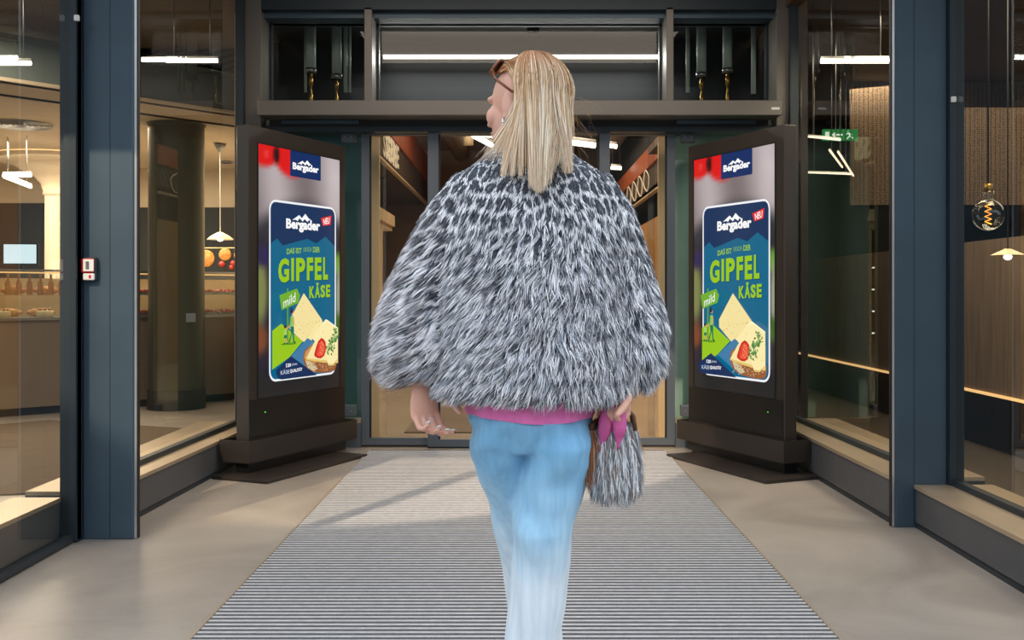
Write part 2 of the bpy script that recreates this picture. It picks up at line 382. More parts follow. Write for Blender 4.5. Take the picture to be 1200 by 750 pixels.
# sliding doors
def door_leaf(nm, x0, x1, y, sl, sr, z0=.006):
    w = struct(bpy.data.objects.new(nm, None)); COL.objects.link(w); w.location = (x0, y, 0)
    f = MB(); t = .022
    f.box(x0, x0+sl, y-t, y+t, z0+.012, 2.44, 0); f.box(x1-sr, x1, y-t, y+t, z0+.012, 2.44, 0)
    f.box(x0+sl, x1-sr, y-t, y+t, z0+.012, .072, 0); f.box(x0+sl, x1-sr, y-t, y+t, 2.425, 2.44, 0)
    f.box(x0, x1, y-t+.004, y+t-.004, z0-.004, z0+.012, 1)
    f.box(x0+sl, x0+sl+.012, y-.012, y+.012, .072, 2.42, 1); f.box(x1-sr-.012, x1-sr, y-.012, y+.012, .072, 2.42, 1)
    f.build('door_frame', [M['door_frame'], M['black']], w, True)
    g = MB(); g.add([(x0+sl, y, .072), (x1-sr, y, .072), (x1-sr, y, 2.425), (x0+sl, y, 2.425)], [(0, 1, 2, 3)]); g.build('pane', M['glass_D'], w, True)
door_leaf('door_1', -1.222, -.62, 7.97, .062, .05)
door_leaf('door_2', -.70, .004, 7.89, .082, .05, 0.004)
door_leaf('door_3', .006, .70, 7.89, .05, .08, 0.004)
door_leaf('door_4', .62, 1.212, 7.97, .05, .062)
b = MB(); b.box(-1.22, 1.21, 7.86, 8.05, -.004, .003); struct(b.build('trim_14', M['bronze']))
# lit cream jambs behind the doors
for nm, x0, x1, x2 in (('trim_15', -1.20, -1.13, -1.08), ('trim_16', 1.13, 1.20, 1.07)):
    b = MB(); b.box(x0, x1, 8.28, 8.34, 0, 2.6, 0); struct(b.build(nm, M['creamwood']))
for nm, x in (('window_10', -1.105), ('window_11', 1.075)):
    w = struct(bpy.data.objects.new(nm, None)); COL.objects.link(w); w.location = (x, 8.3, 0)
    g = MB(); g.box(x-.028, x+.028, 8.3, 8.312, .01, 2.6); g.build('pane', M['glass_case'], w, True)
    f = MB(); f.box(x-.03, x+.03, 8.29, 8.32, 0, .03); f.build('glass_shoe', M['steel'], w, True)

# vestibule soffit behind the transom
b = MB()
b.box(-2.15, 2.15, 8.15, 9.1, 3.42, 3.6, 0)
b.prism([(-2.3, 9.1), (2.3, 9.1), (2.3, 9.25), (-2.3, 9.25)], 2.80, 3.6, 0)
b.box(-2.3, 2.3, 9.04, 9.10, 2.88, 2.90, 1)
b.box(-2.3, 2.3, 8.98, 9.25, 2.62, 2.80, 0)
b.box(-1.3, 1.3, 8.96, 9.1, 3.30, 3.33, 0)
struct(b.build('wall_bulkhead', [M['soffit'], M['dark']]))
t = thing('linear_lamp', 'long white linear lamp glowing behind the middle transom pane above the doors', 'lamp', (0, 9.0, 3.26))
b = MB(); b.box(-1.19, 1.23, -.012, .012, -.002, .028); b.build('diffuser', M['led'], t)
b = MB(); b.box(-1.21, 1.25, -.02, .05, .028, .045); b.build('housing', M['soffit'], t)
t = thing('smoke_detector', 'small dark round smoke detector on the soffit above the long lamp', 'detector', (.12, 8.6, 3.37))
b = MB(); b.lathe([(.001, 0), (.035, 0), (.05, .02), (.055, .05), (.001, .05)]); b.build('cover', M['dark'], t)

# pipes in the side transoms
def pipe(px, r, yb, ytop, label, Y=8.35, thin=False):
    x = (px-CX)/F*Y; zt = 3.40; zb = H+(CY-yb)/F*Y
    t = thing('riser_pipe', label, 'pipe', (x, Y, 2.74), 0, 'pipes behind the transom panes')
    m = MB(); m.tube([(0, 0, zb-2.74), (0, 0, zt-2.74)], r, 0, 16); m.build('pipe', M['pipe'], t)
    if not thin:
        m = MB(); m.lathe([(r*1.05, zb-2.74-.02), (r*1.12, zb-2.74-.02), (r*1.12, zb-2.74+.02), (r*1.02, zb-2.74+.02)]); m.build('collar', M['steel'], t)
        k = zb-2.74-.02
        m = MB(); m.lathe([(.010, 0), (.013, k*.15), (.013, k*.3), (.008, k*.32), (.008, k*.6), (.016, k*.62), (.016, k*.85), (.011, k*.87), (.011, k)]); m.build('valve', M['brass'], t)
pipe(364.5, .040, 83, 0, 'thick pale pipe nearest the left edge of the left transom pane')
pipe(394.5, .040, 90, 0, 'thick pale pipe in the middle of the left transom pane')
pipe(405, .016, 108, 0, 'thin pale pipe right of the thick pipes in the left transom pane', thin=True)
pipe(410, .010, 108, 0, 'thinnest pipe, rightmost in the left transom pane', thin=True)
pipe(358, .012, 108, 0, 'thin pale pipe leftmost in the left transom pane', Y=8.5, thin=True)
pipe(806, .016, 108, 0, 'thin pale pipe leftmost in the right transom pane', thin=True)
pipe(822, .040, 88, 0, 'thick pale pipe beside the thin one in the right transom pane')
pipe(852.5, .040, 83, 0, 'thick pale pipe in the middle of the right transom pane')
pipe(883, .020, 110, 0, 'lone pale pipe near the right edge of the right transom pane', thin=True)
for px0, px1, side in ((348, 415, 'left'), (790, 867, 'right')):
    x0 = (px0-CX)/F*8.35; x1 = (px1-CX)/F*8.35
    t = thing('manifold_box', 'flat pale green box under the pipes of the %s transom pane' % side, 'box', ((x0+x1)/2, 8.35, 2.615))
    b = MB(); b.box(x0-(x0+x1)/2, x1-(x0+x1)/2, -.1, .08, 0, .105, 0, .004); b.build('case', M['pipe'], t)
    b = MB(); b.box(x0-(x0+x1)/2-.005, x1-(x0+x1)/2+.005, -.105, .085, .105, .122, 0, .003); b.build('lid', M['pipe'], t)
b = MB(); b.box(-2.2, -1.0, 8.3, 8.9, 2.58, 2.615); b.box(1.0, 2.2, 8.3, 8.9, 2.58, 2.615); struct(b.build('ceiling_vestibule', M['dark']))
# pale panels behind the sidelights
b = MB(); b.box(1.26, 2.3, 8.62, 8.68, 0, 2.58); struct(b.build('wall_vestibule_right', material('pale_green_panel', (170, 190, 176), .5, 0, .05, 1)))
b = MB(); b.box(-2.3, -1.26, 8.62, 8.68, 0, 2.58); struct(b.build('wall_vestibule_left', material('teal_panel', (84, 120, 126), .4, 0, .12, 1.4)))
b = MB(); b.lathe([(.12, 0), (.12, 2.2), (.10, 2.26), (.05, 2.29), (.001, 2.30)], (1.33, 8.45, 0)); tag(b.build('security_post', M['pipe']), 'pale green round-topped cylinder behind the sidelight right of the doors', 'post')

# ------------------------------------------------------------ entrance mat
def entrance_mat():
    x0, x1, y0, y1 = -1.13, 1.105, 2.4, 7.78
    t = thing('entrance_mat', 'wide grey ribbed entrance mat running up to the glass doors', 'mat', (0, 5, 0))
    b = MB(); b.box(x0, x1, y0, y1, .001, .006, 0); b.build('carpet', M['carpet'], t, True)
    b = MB(); p = .0425; n = int((y1-y0)/p)
    for i in range(n):
        y = y0+i*p
        b.box(x0+.002, x1-.002, y, y+.0125, .006, .0085, 0)
    b.build('profile', M['alu'], t, True)
    b = MB()
    for x in (x0-.006, x1): b.box(x, x+.006, y0, y1, .0005, .009)
    b.build('edge_strip', M['bronze'], t, True)
entrance_mat()

# ------------------------------------------------------------ text as polygons
_font_cache = {}
def glyphs(txt, bold=.0):
    k = (txt, bold)
    if k in _font_cache: return _font_cache[k]
    cu = bpy.data.curves.new('t', 'FONT'); cu.body = txt; cu.size = 1; cu.offset = bold; cu.resolution_u = 3
    o = bpy.data.objects.new('t', cu); COL.objects.link(o)
    bpy.context.view_layer.update()
    me = bpy.data.meshes.new_from_object(o.evaluated_get(bpy.context.evaluated_depsgraph_get()))
    vs = [(v.co.x, v.co.y) for v in me.vertices]; fs = [tuple(p.vertices) for p in me.polygons]
    bpy.data.objects.remove(o); bpy.data.curves.remove(cu); bpy.data.meshes.remove(me)
    _font_cache[k] = (vs, fs); return vs, fs
class Art:                                        # flat artwork on a display: u right, v down, in metres on the panel
    def __init__(s, mb, ox, oy, w, h): s.mb = mb; s.ox = ox; s.oy = oy; s.w = w; s.h = h; s.z = .0012
    def pt(s, u, v): return (s.ox+u*s.w, -s.z, s.oy-v*s.h)
    def poly(s, pts, rgb, dz=.0002):
        s.z += dz; s.mb.add([s.pt(*p) for p in pts], [tuple(range(len(pts)))], 0, False, lin(rgb))
    def disc(s, c, r, rgb, rot=0, n=28):
        asp = s.w/s.h
        s.poly([(c[0]+r[0]*math.cos(a)*math.cos(rot)-r[1]*math.sin(a)*math.sin(rot), c[1]+(r[0]*math.cos(a)*math.sin(rot)+r[1]*math.sin(a)*math.cos(rot))*asp) for a in [2*math.pi*k/n for k in range(n)]], rgb)
    def line(s, a, b_, w, rgb):
        asp = s.h/s.w; d = ((b_[0]-a[0]), (b_[1]-a[1])*asp); L = math.hypot(*d) or 1; nx, ny = -d[1]/L*w/2, d[0]/L*w/2/asp
        s.poly([(a[0]+nx, a[1]+ny), (b_[0]+nx, b_[1]+ny), (b_[0]-nx, b_[1]-ny), (a[0]-nx, a[1]-ny)], rgb, .00005)
    def text(s, txt, quad, rgb, bold=.03, shadow=None):
        vs, fs = glyphs(txt, bold); xs = [v[0] for v in vs]; ys = [v[1] for v in vs]
        x0, x1, y0, y1 = min(xs), max(xs), min(ys), max(ys); tl, tr, br, bl = quad
        for c, off in ([(shadow, .007)] if shadow else [])+[(rgb, 0)]:
            s.z += .0002; P_ = []
            for x, y in vs:
                a = (x-x0)/(x1-x0); q = (y1-y)/(y1-y0)
                u = (tl[0]*(1-a)+tr[0]*a)*(1-q)+(bl[0]*(1-a)+br[0]*a)*q; v = (tl[1]*(1-a)+tr[1]*a)*(1-q)+(bl[1]*(1-a)+br[1]*a)*q
                P_.append(s.pt(u+off, v+off*.6))
            s.mb.add(P_, fs, 0, False, lin(c))
def rrect(u0, v0, u1, v1, ru, rv, n=7):
    pts = []
    for cu_, cv_, a0 in ((u1-ru, v1-rv, 0), (u0+ru, v1-rv, 90), (u0+ru, v0+rv, 180), (u1-ru, v0+rv, 270)):
        for k in range(n+1):
            a = math.radians(a0+90*k/n); pts.append((cu_+ru*math.cos(a), cv_+rv*math.sin(a)))
    return pts
WHT = (250, 250, 250); NAVY = (0, 43, 84); TEAL = (0, 98, 134); LIME = (150, 196, 24)
def logo(a, u0, v0, u1, v1):                      # word with two snow peaks over it
    w = u1-u0; h = v1-v0
    a.text('Bergader', [(u0, v0+h*.34), (u1, v0+h*.30), (u1, v1-h*.02), (u0, v1)], WHT, .045)
    a.poly([(u0+w*.17, v0+h*.40), (u0+w*.37, v0+h*.10), (u0+w*.45, v0+h*.25), (u0+w*.55, v0), (u0+w*.64, v0+h*.2), (u0+w*.76, v0+h*.36), (u0+w*.66, v0+h*.30), (u0+w*.62, v0+h*.42), (u0+w*.53, v0+h*.28), (u0+w*.47, v0+h*.42), (u0+w*.38, v0+h*.26), (u0+w*.33, v0+h*.42), (u0+w*.27, v0+h*.36)], WHT)
def poster(mb, card, box):
    # logo tab hanging from the top edge
    a = Art(mb, *box)
    a.poly(rrect(0, -.001, 1, 1, .03, .05), (0, 40, 96)); logo(a, .08, .27, .93, .80)
    a = Art(mb, *card)
    a.poly(rrect(0, 0, 1, 1, .09, .058), (240, 243, 246)); a.poly(rrect(.018, .012, .982, .988, .075, .048), TEAL)
    a.poly([(.018, .06), (.03, .03), (.06, .015), (.09, .012), (.91, .012), (.94, .015), (.97, .03), (.982, .06), (.982, .233), (.83, .179), (.686, .224), (.546, .201), (.187, .249), (.109, .212), (.018, .243)], (6, 46, 88))
    logo(a, .235, .058, .745, .168)
    a.poly([(.755, .072), (.925, .050), (.912, .106), (.785, .117)], (226, 34, 32)); a.text('NEU', [(.79, .075), (.90, .061), (.895, .10), (.80, .111)], WHT, .02)
    a.text('DAS', [(.243, .266), (.356, .256), (.356, .289), (.243, .297)], LIME, .02); a.text('IST', [(.375, .257), (.458, .257), (.458, .288), (.378, .289)], LIME, .02)
    a.text('DOCH', [(.488, .252), (.607, .248), (.607, .274), (.488, .276)], (132, 182, 60), .005); a.text('DER', [(.632, .244), (.737, .244), (.737, .275), (.632, .277)], LIME, .02)
    for ch, u0, u1, t0, t1, b0, b1 in (('G', .122, .275, .323, .318, .462, .450), ('I', .305, .345, .316, .316, .446, .446), ('P', .375, .51, .314, .310, .446, .444), ('F', .535, .63, .309, .306, .440, .440), ('E', .655, .76, .306, .304, .438, .436), ('L', .785, .862, .302, .302, .435, .434)):
        a.text(ch, [(u0, t0), (u1, t1), (u1, b1), (u0, b0)], LIME, .045, (0, 66, 84))
    for ch, u0, u1, t0, b0 in (('K', .570, .648, .474, .543), ('Ä', .655, .735, .452, .541), ('S', .742, .815, .466, .540), ('E', .828, .897, .464, .537)):
        a.text(ch, [(u0, t0), (u1, t0-.001), (u1, b0), (u0, b0+.001)], LIME, .045, (0, 66, 84))
    # green hill, wedge of cheese
    CH = (243, 224, 158)
    a.poly([(.484, .514), (.762, .67), (.78, .70), (.573, .80), (.458, .79), (.276, .712), (.273, .668)], CH)
    r = random.Random(3)
    for k in range(46):
        u = r.uniform(.32, .72); v = r.uniform(.57, .77)
        if v > .53+abs(u-.484)*.58 and v < .86-abs(u-.5)*.35: a.disc((u, v), (r.uniform(.004, .012), r.uniform(.003, .006)), r.choice([(226, 200, 124), (232, 208, 134), (214, 184, 104)]), .3, 10)
    a.poly([(.018, .72), (.143, .683), (.454, .788), (.259, .873), (.018, .932)], LIME)
    a.poly([(.524, .772), (.61, .795), (.60, .86), (.60, .975), (.269, .873)], (62, 122, 164))
    # crusty bread, two slices of cheese
    a.poly([(.60, .81), (.53, .826), (.473, .847), (.456, .875), (.462, .905), (.511, .948), (.609, .972), (.705, .979), (.84, .984), (.95, .978), (.975, .955), (.98, .91), (.8, .86)], (150, 92, 52))
    a.poly([(.585, .82), (.49, .85), (.475, .88), (.50, .91), (.62, .93), (.70, .9)], (196, 140, 84))
    a.poly([(.49, .90), (.53, .945), (.615, .967), (.68, .955), (.62, .925), (.54, .905)], (206, 190, 152))
    for k in range(60):
        u = r.uniform(.5, .96); v = r.uniform(.925, .972); a.disc((u, v), (.008, .004), r.choice([(120, 66, 34), (176, 116, 70), (214, 190, 150)]), 0, 8)
    S1 = (246, 228, 164); S2 = (250, 234, 172)
    a.poly([(.601, .80), (.78, .76), (.983, .80), (.983, .925), (.482, .888)], S1); a.poly([(.482, .886), (.983, .925), (.983, .935), (.70, .918), (.48, .894)], (228, 196, 112))
    a.poly([(.784, .668), (.73, .690), (.573, .774), (.64, .81), (.74, .83), (.828, .942), (.90, .944), (.982, .915), (.982, .722)], S2)
    a.poly([(.784, .668), (.81, .672), (.982, .722), (.982, .73), (.80, .68), (.73, .698), (.70, .712)], (254, 244, 204))
    a.poly([(.828, .932), (.90, .936), (.982, .906), (.982, .915), (.90, .946), (.828, .944)], (226, 196, 116))
    for k in range(26):
        a.disc((r.uniform(.68, .96), r.uniform(.73, .9)), (.007, .004), (230, 204, 130), 0, 8)
    # tomato wedge
    a.poly([(.700, .776), (.735, .782), (.768, .800), (.780, .828), (.772, .858), (.745, .882), (.700, .895), (.645, .892), (.600, .880), (.592, .868), (.605, .850), (.625, .822), (.655, .793)], (204, 34, 28))
    a.poly([(.700, .790), (.730, .797), (.752, .815), (.758, .838), (.745, .862), (.715, .878), (.675, .882), (.640, .876), (.628, .862), (.640, .838), (.662, .808)], (234, 92, 64))
    a.poly([(.668, .806), (.680, .815), (.668, .846), (.645, .868), (.632, .860), (.645, .832)], (222, 60, 44))
    for k in range(7): a.disc((.700+.022*math.sin(k*2.1)+.008, .806+.011*k), (.006, .0045), (250, 186, 120), 0, 8)
    # herb sprig
    for (p, q) in (((.935, .735), (.80, .865)), ((.87, .79), (.97, .775)), ((.86, .80), (.81, .795)), ((.84, .83), (.89, .87))): a.line(p, q, .006, (70, 116, 50))
    for k in range(60):
        t_ = r.random(); u = .935-.135*t_+r.uniform(-.055, .06); v = .735+.13*t_+r.uniform(-.018, .02); a.disc((u, v), (.016, .009), r.choice([(96, 146, 74), (66, 118, 52), (132, 172, 104)]), r.uniform(0, 3), 8)
    a.poly([(.018, .932), (.223, .864), (.61, .988), (.09, .988), (.05, .982), (.018, .955)], (4, 42, 88))
    a.text('120', [(.153, .903), (.222, .904), (.222, .922), (.153, .925)], WHT, .03); a.text('JAHRE', [(.232, .905), (.312, .907), (.312, .920), (.232, .922)], (200, 214, 228), .005)
    a.text('KÄSE', [(.077, .934), (.2, .934), (.2, .960), (.077, .962)], (200, 214, 228), .005); a.text('QUALITÄT', [(.208, .934), (.385, .932), (.385, .956), (.208, .960)], WHT, .03)
    # signpost and the two walkers
    a.line((.176, .487), (.174, .78), .020, (92, 154, 44))
    a.poly([(.06, .525), (.307, .488), (.353, .526), (.326, .569), (.089, .607)], (110, 172, 44))
    a.text('mild', [(.115, .545), (.285, .508), (.285, .560), (.115, .595)], WHT, .0)
    a.disc((.22, .795), (.075, .010), (88, 146, 30)); a.disc((.13, .795), (.05, .008), (88, 146, 30))
    SK = (214, 150, 112); HR = (40, 34, 44); GS = (140, 196, 92); TG = (0, 112, 92)
    a.poly([(.212, .645), (.255, .64), (.262, .70), (.208, .705)], GS); a.line((.212, .65), (.198, .70), .016, (60, 130, 70)); a.line((.256, .65), (.262, .69), .014, SK); a.line((.20, .695), (.165, .708), .012, SK)
    a.poly([(.210, .70), (.262, .70), (.262, .745), (.268, .785), (.252, .788), (.238, .735), (.208, .78), (.192, .776), (.222, .74)], TG)
    a.line((.262, .783), (.284, .793), .014, (20, 60, 70)); a.line((.198, .775), (.19, .79), .014, (20, 60, 70))
    a.disc((.241, .622), (.016, .016), SK); a.disc((.228, .616), (.020, .017), HR); a.disc((.226, .602), (.014, .008), HR)
    a.poly([(.120, .718), (.155, .716), (.158, .745), (.118, .748)], (160, 206, 110)); a.poly([(.12, .746), (.158, .744), (.16, .762), (.12, .764)], TG)
    a.line((.13, .763), (.126, .788), .010, SK); a.line((.15, .762), (.156, .786), .010, SK); a.line((.12, .788), (.132, .793), .012, (20, 60, 70)); a.line((.152, .788), (.17, .793), .012, (20, 60, 70)); a.line((.155, .72), (.17, .705), .010, SK)
    a.disc((.138, .704), (.013, .012), SK); a.disc((.133, .699), (.016, .013), HR)
def blurred_photo(mb, w, h):                      # the out-of-focus photograph filling the display
    nx, nz = 40, 70
    def colr(u, v):
        c = np.array([150., 138, 140]); f = .5+.5*math.sin(u*9-v*7+1.2*math.sin(v*5)); c = c+(f-.5)*60
        if u > .8: c = c+(u-.8)*160*max(0, 1-abs(v-.08)*5)
        def blend(c, t, k): k = max(0, min(1, k)); k = k*k*(3-2*k); return c*(1-k)+np.array(t)*k
        edge = .215+.10*(abs(u-.55)*1.8)**2
        c = blend(c, (44., 46, 54), (v-edge+.05)/.10)
        for cu_, cv_, ru, rv in ((.06, .0, .20, .085), (.38, .005, .22, .105)):
            d = math.hypot((u-cu_)/ru, (v-cv_)/rv); c = blend(c, (216., 16, 18), (1.15-d)/.3)
            d = math.hypot((u-cu_-.03)/.05, (v-cv_-.035)/.02); c = blend(c, (232., 96, 90), (1-d)*.8)
        d = math.hypot((u-.205)/.05, (v-.03)/.05); c = blend(c, (40., 4, 6), (1-d)/.6)
        c = blend(c, (34., 30, 46), (v-.33)/.10)
        for cu_, cv_, ru, rv, col in ((.02, .58, .10, .17, (122, 128, 74)), (.05, .44, .10, .05, (40, 34, 78)), (.98, .46, .08, .06, (96, 150, 40)), (1.0, .60, .06, .18, (150, 158, 136)), (.02, .77, .10, .07, (120, 66, 40)), (.98, .73, .07, .06, (60, 96, 34)), (.86, .96, .09, .03, (52, 74, 30)), (.5, .97, .12, .02, (48, 52, 44))):
            d = math.hypot((u-cu_)/ru, (v-cv_)/rv); c = blend(c, col, (1.2-d)/.8)
        if v > .86: c = blend(c, (30., 31, 33), (v-.86)/.06*.8)
        return lin(tuple(np.clip(c, 0, 255)))
    vs = [(i/nx*w, -.0006, j/nz*h) for j in range(nz+1) for i in range(nx+1)]
    cs = [colr(i/nx, 1-j/nz) for j in range(nz+1) for i in range(nx+1)]
    for j in range(nz):
        for i in range(nx):
            q = (j*(nx+1)+i, j*(nx+1)+i+1, (j+1)*(nx+1)+i+1, (j+1)*(nx+1)+i)
            mb.add([vs[k] for k in q], [(0, 1, 2, 3)], 0, False, tuple(cs[k] for k in q))
M['screen'] = attr_mat('lit_display_panel', emit=1.0, rough=.25, spec=.3)

# display totems: local x runs along the screen from left to right, -y is the side that is read
def totem(name, label, loc, rz, flip):
    """body 1.14 wide; flip=False: near edge is the left one"""
    t = thing(name, label, 'display', loc, rz, 'advertising displays beside the doors')
    L = 1.14; Ht = 2.30
    def X(a, b_): return (a, b_) if not flip else (L-b_, L-a)
    f = MB(); x0, x1 = X(0, L); f.box(x0, x1, 0, .10, .10, Ht, 0, .006); f.build('housing', M['coat_totem'], t)
    sx0, sx1 = X(.10, 1.06); sz0, sz1 = .500, 2.188
    f = MB(); f.box(x0+.012, x1-.012, -.003, .002, .25, sz0-.004); f.build('front_panel', M['totem_front'], t)
    bz = MB(); tt = .010
    bz.box(sx0-tt, sx1+tt, -.004, .001, sz1, sz1+tt); bz.box(sx0-tt, sx1+tt, -.004, .001, sz0-tt, sz0); bz.box(sx0-tt, sx0, -.004, .001, sz0, sz1); bz.box(sx1, sx1+tt, -.004, .001, sz0, sz1)
    bz.build('bezel', M['black'], t)
    s = MB(); s.T = Matrix.Translation((sx0, 0, sz0)); blurred_photo(s, sx1-sx0, sz1-sz0); sc = s.build('screen', M['screen'], t, colors=True)
    p = MB()
    cx0 = sx0+.115
    bx0 = sx0+.348
    poster(p, (cx0, 1.830, .795, 1.232), (bx0, sz1, .368, .178)); p.build('poster_artwork', M['screen'], sc, colors=True)
    g = MB(); xa = .17 if not flip else L-.17; g.box(xa-.006, xa+.006, -.0045, -.003, .40, .405); g.build('status_light', emit_mat('green_status_light', (60, 220, 40), 1.5), t)
    sh = MB(); a0, a1 = X(-.055, 1.22); w = .006
    sh.box(a0, a1, -.05, -.05+w, .095, .238); sh.box(a0, a0+w, -.05+w, .19, .095, .238); sh.box(a1-w, a1, -.05+w, .19, .095, .238); sh.box(a0+w, a1-w, .19-w, .19, .095, .238); sh.box(a0+w, a1-w, -.05+w, .19-w, .105, .115)
    sh.build('bumper', M['coat_totem'], t)
    ft = MB(); a0, a1 = X(.0, L); ft.box(a0, a1, 0, .10, .02, .12); ft.build('foot', M['totem_front'], t)
    bp = MB(); a0, a1 = X(-.17, 1.0); bp.box(a0, a1, -.28, .16, .0, .022, 0, .003); bp.build('base_plate', M['coat_totem'], t)
    for z in (.14, .17, .21):
        k = MB(); xa = a0+.02
    return t
# left one: near corner (-1.764, 6.68), runs away from the camera
AN = math.atan2(.917, .40)
totem('display_totem', 'tall black advertising display with a lit cheese poster, left of the entrance doors', (-1.764, 6.68, 0), AN, False)
# right one: mirrored; near corner on the right
nx_, ny_ = 1.764-.03, 6.68
totem('display_totem', 'tall dark advertising display with a lit cheese poster, right of the entrance doors', (nx_-.40*1.14, ny_+.917*1.14, 0), -AN, True)

# door release box on the left column
t = thing('emergency_button', 'small red and white door release box on the left steel column', 'switch', (-2.078, 4.98, 1.257))
b = MB(); b.box(-.034, .034, -.028, 0, 0, .114, 0, .006); b.build('housing', M['dark_frame'], t)
b = MB(); b.box(-.036, .026, -.040, -.026, .040, .108, 0, .004); b.build('cover', M['red'], t)
b = MB(); b.box(-.024, .028, -.043, -.039, .046, .104, 0, .002); b.box(-.010, .006, -.0438, -.0428, .056, .094, 1); b.build('label_plate', [M['white'], M['steel']], t)
b = MB(); b.box(-.028, .028, -.038, -.026, .004, .036, 0, .004); b.box(.002, .014, -.0388, -.0375, .012, .028, 1); b.build('key_plate', [M['white'], M['red']], t)
for x, y, z, lab in ((-2.115, 4.91, 2.50, 'tiny white sensor clip at the top of the frame beside the left column'), (2.203, 5.2, 2.165, 'tiny white sensor clip at the top of the frame beside the right column')):
    tag(MB().box(x-.012, x+.012, y-.02, y-.002, z, z+.028, 0, .003).build('sensor_clip', M['white']), lab, 'sensor')

# ------------------------------------------------------------ bakery on the left
def vwall(nm, pts, z0, z1, m, th=.08, kind=True):
    b = MB()
    (xa, ya), (xb, yb) = pts; d = Vector((xb-xa, yb-ya)).normalized(); n = Vector((-d.y, d.x))*th
    b.prism([(xa, ya), (xb, yb), (xb+n.x, yb+n.y), (xa+n.x, ya+n.y)], z0, z1)
    o = b.build(nm, m)
    return struct(o) if kind else o
vwall('wall_bakery_bulkhead', [(-9.0, 3.35), (-2.62, 10.28)], 2.95, 3.36, M['teal_bulk'])
vwall('wall_bakery_moulding', [(-9.0, 3.30), (-2.60, 10.24)], 2.95, 2.98, M['cream'])
vwall('wall_bakery_cornice', [(-9.0, 3.30), (-2.60, 10.24)], 3.30, 3.35, M['teal_bulk'])
b = MB(); b.prism([(-9.0, 3.4), (-2.62, 10.33), (-2.62, 14.5), (-12, 14.5), (-12, 3.4)], 2.95, 3.0); struct(b.build('ceiling_bakery', M['cream']))
b = MB(); b.prism([(-2.1, 3.0), (-2.1, 10.9), (-2.6, 10.9), (-9.2, 3.35), (-9.2, 3.0)], 3.42, 3.5); struct(b.build('ceiling_mesh_left', M['mesh']))
vwall('wall_bakery_back', [(-12, 14.5), (-2.6, 14.5)], 0, 3.0, M['cream'])
vwall('wall_bakery_slot', [(-8.0, 5.3), (-2.62, 11.1)], 2.935, 2.952, M['dark'], .03)
vwall('wall_left', [(-12, 3), (-12, 14.5)], 0, 3.5, M['cream'])
vwall('wall_between', [(-2.2, 8.15), (-3.75, 14.5)], 0, 3.6, M['cream'], .06)
vwall('wall_between_back', [(-3.75, 14.5), (-5.5, 14.6)], 0, 3.4, M['cream'], .06)
# dark niche in the back wall
b = MB(); b.box(-11.5, -6.35, 14.40, 14.46, .9, 2.46); b.box(-5.9, -2.7, 14.40, 14.46, .9, 2.40); struct(b.build('wall_bakery_niche', M['dark']))
# wall pillar
b = MB(); R = .28
b.lathe([(R, .20), (R, 2.92), (R+.02, 2.95)], (-3.56, 10.65, 0), 0, 48); b.lathe([(R+.012, 0), (R+.012, .2), (R, .205)], (-3.56, 10.65, 0), 1, 48)
struct(b.build('trim_17', [M['olive'], M['black']]))
t = thing('pillar_plate', 'small metal switch plate on the dark round pillar', 'plate', (-3.36, 10.44, .90)); b = MB(); b.box(-.05, .06, -.012, .02, 0, .09, 0, .003); b.build('plate', M['steel'], t)
# fluted pilaster with capital and bead lights
t = thing('pilaster', 'cream fluted pilaster with a flared capital left in the bakery', 'column', (-5.98, 13.2, 0))
b = MB(); n = 48; ring = lambda r, z: [((r*(1-.06*(k % 2)))*math.cos(2*math.pi*k/n), (r*(1-.06*(k % 2)))*math.sin(2*math.pi*k/n), z) for k in range(n)]
b.loft([ring(.13, 0), ring(.12, 2.45)], 0, False); b.build('shaft', M['cream'], t)
b = MB(); b.lathe([(.13, 2.45), (.15, 2.47), (.14, 2.5), (.17, 2.6), (.26, 2.7), (.42, 2.78), (.5, 2.84), (.62, 2.86), (.75, 2.94)], (0, 0, 0), 0, 40); b.build('capital', M['cream'], t)
b = MB()
for k in range(40): b.ell((.16, -.1, .9+k*.038), (.011, .011, .011), 0, 6, 4)
b.build('bead_lights', M['led_soft'], t)
# ceiling vent and downlights
t = thing('ceiling_vent', 'round ribbed air vent in the cream bakery ceiling', 'vent', (-5.15, 10.6, 2.945))
b = MB()
for k in range(5): b.lathe([(.30-k*.055, 0), (.30-k*.055, -.02), (.275-k*.055, -.006)], (0, 0, 0), 0, 36)
b.build('louvre_ring', M['steel'], t)
for i, (px, py) in enumerate(((13, 180), (37, 223), (41, 232), (264, 190), (288, 240))):
    Y = 1.74*F/(CY-py) if py < 200 else 13.8
    p = P(px, py, Y); p.z = 2.94
    if px > 200: p.x = max(p.x, -3.9)
    t = thing('downlight', ['small dark ceiling downlight just beyond the bakery vent', 'small ceiling downlight between the lit angle lamp and the pilaster', 'lit ceiling downlight nearest the bakery back wall', 'ceiling downlight right of the round pillar near the pendant', 'ceiling downlight behind the pendant lamp'][i], 'lamp', p)
    b = MB(); b.lathe([(.09, 0), (.09, -.012), (.07, -.012)], (0, 0, 0), 0, 20); b.build('rim', M['steel'], t)
    b = MB(); b.lathe([(.07, -.004), (.001, -.004)], (0, 0, 0), 0, 20); b.build('lens', M['led'] if i in (2, 4) else M['dark'], t)
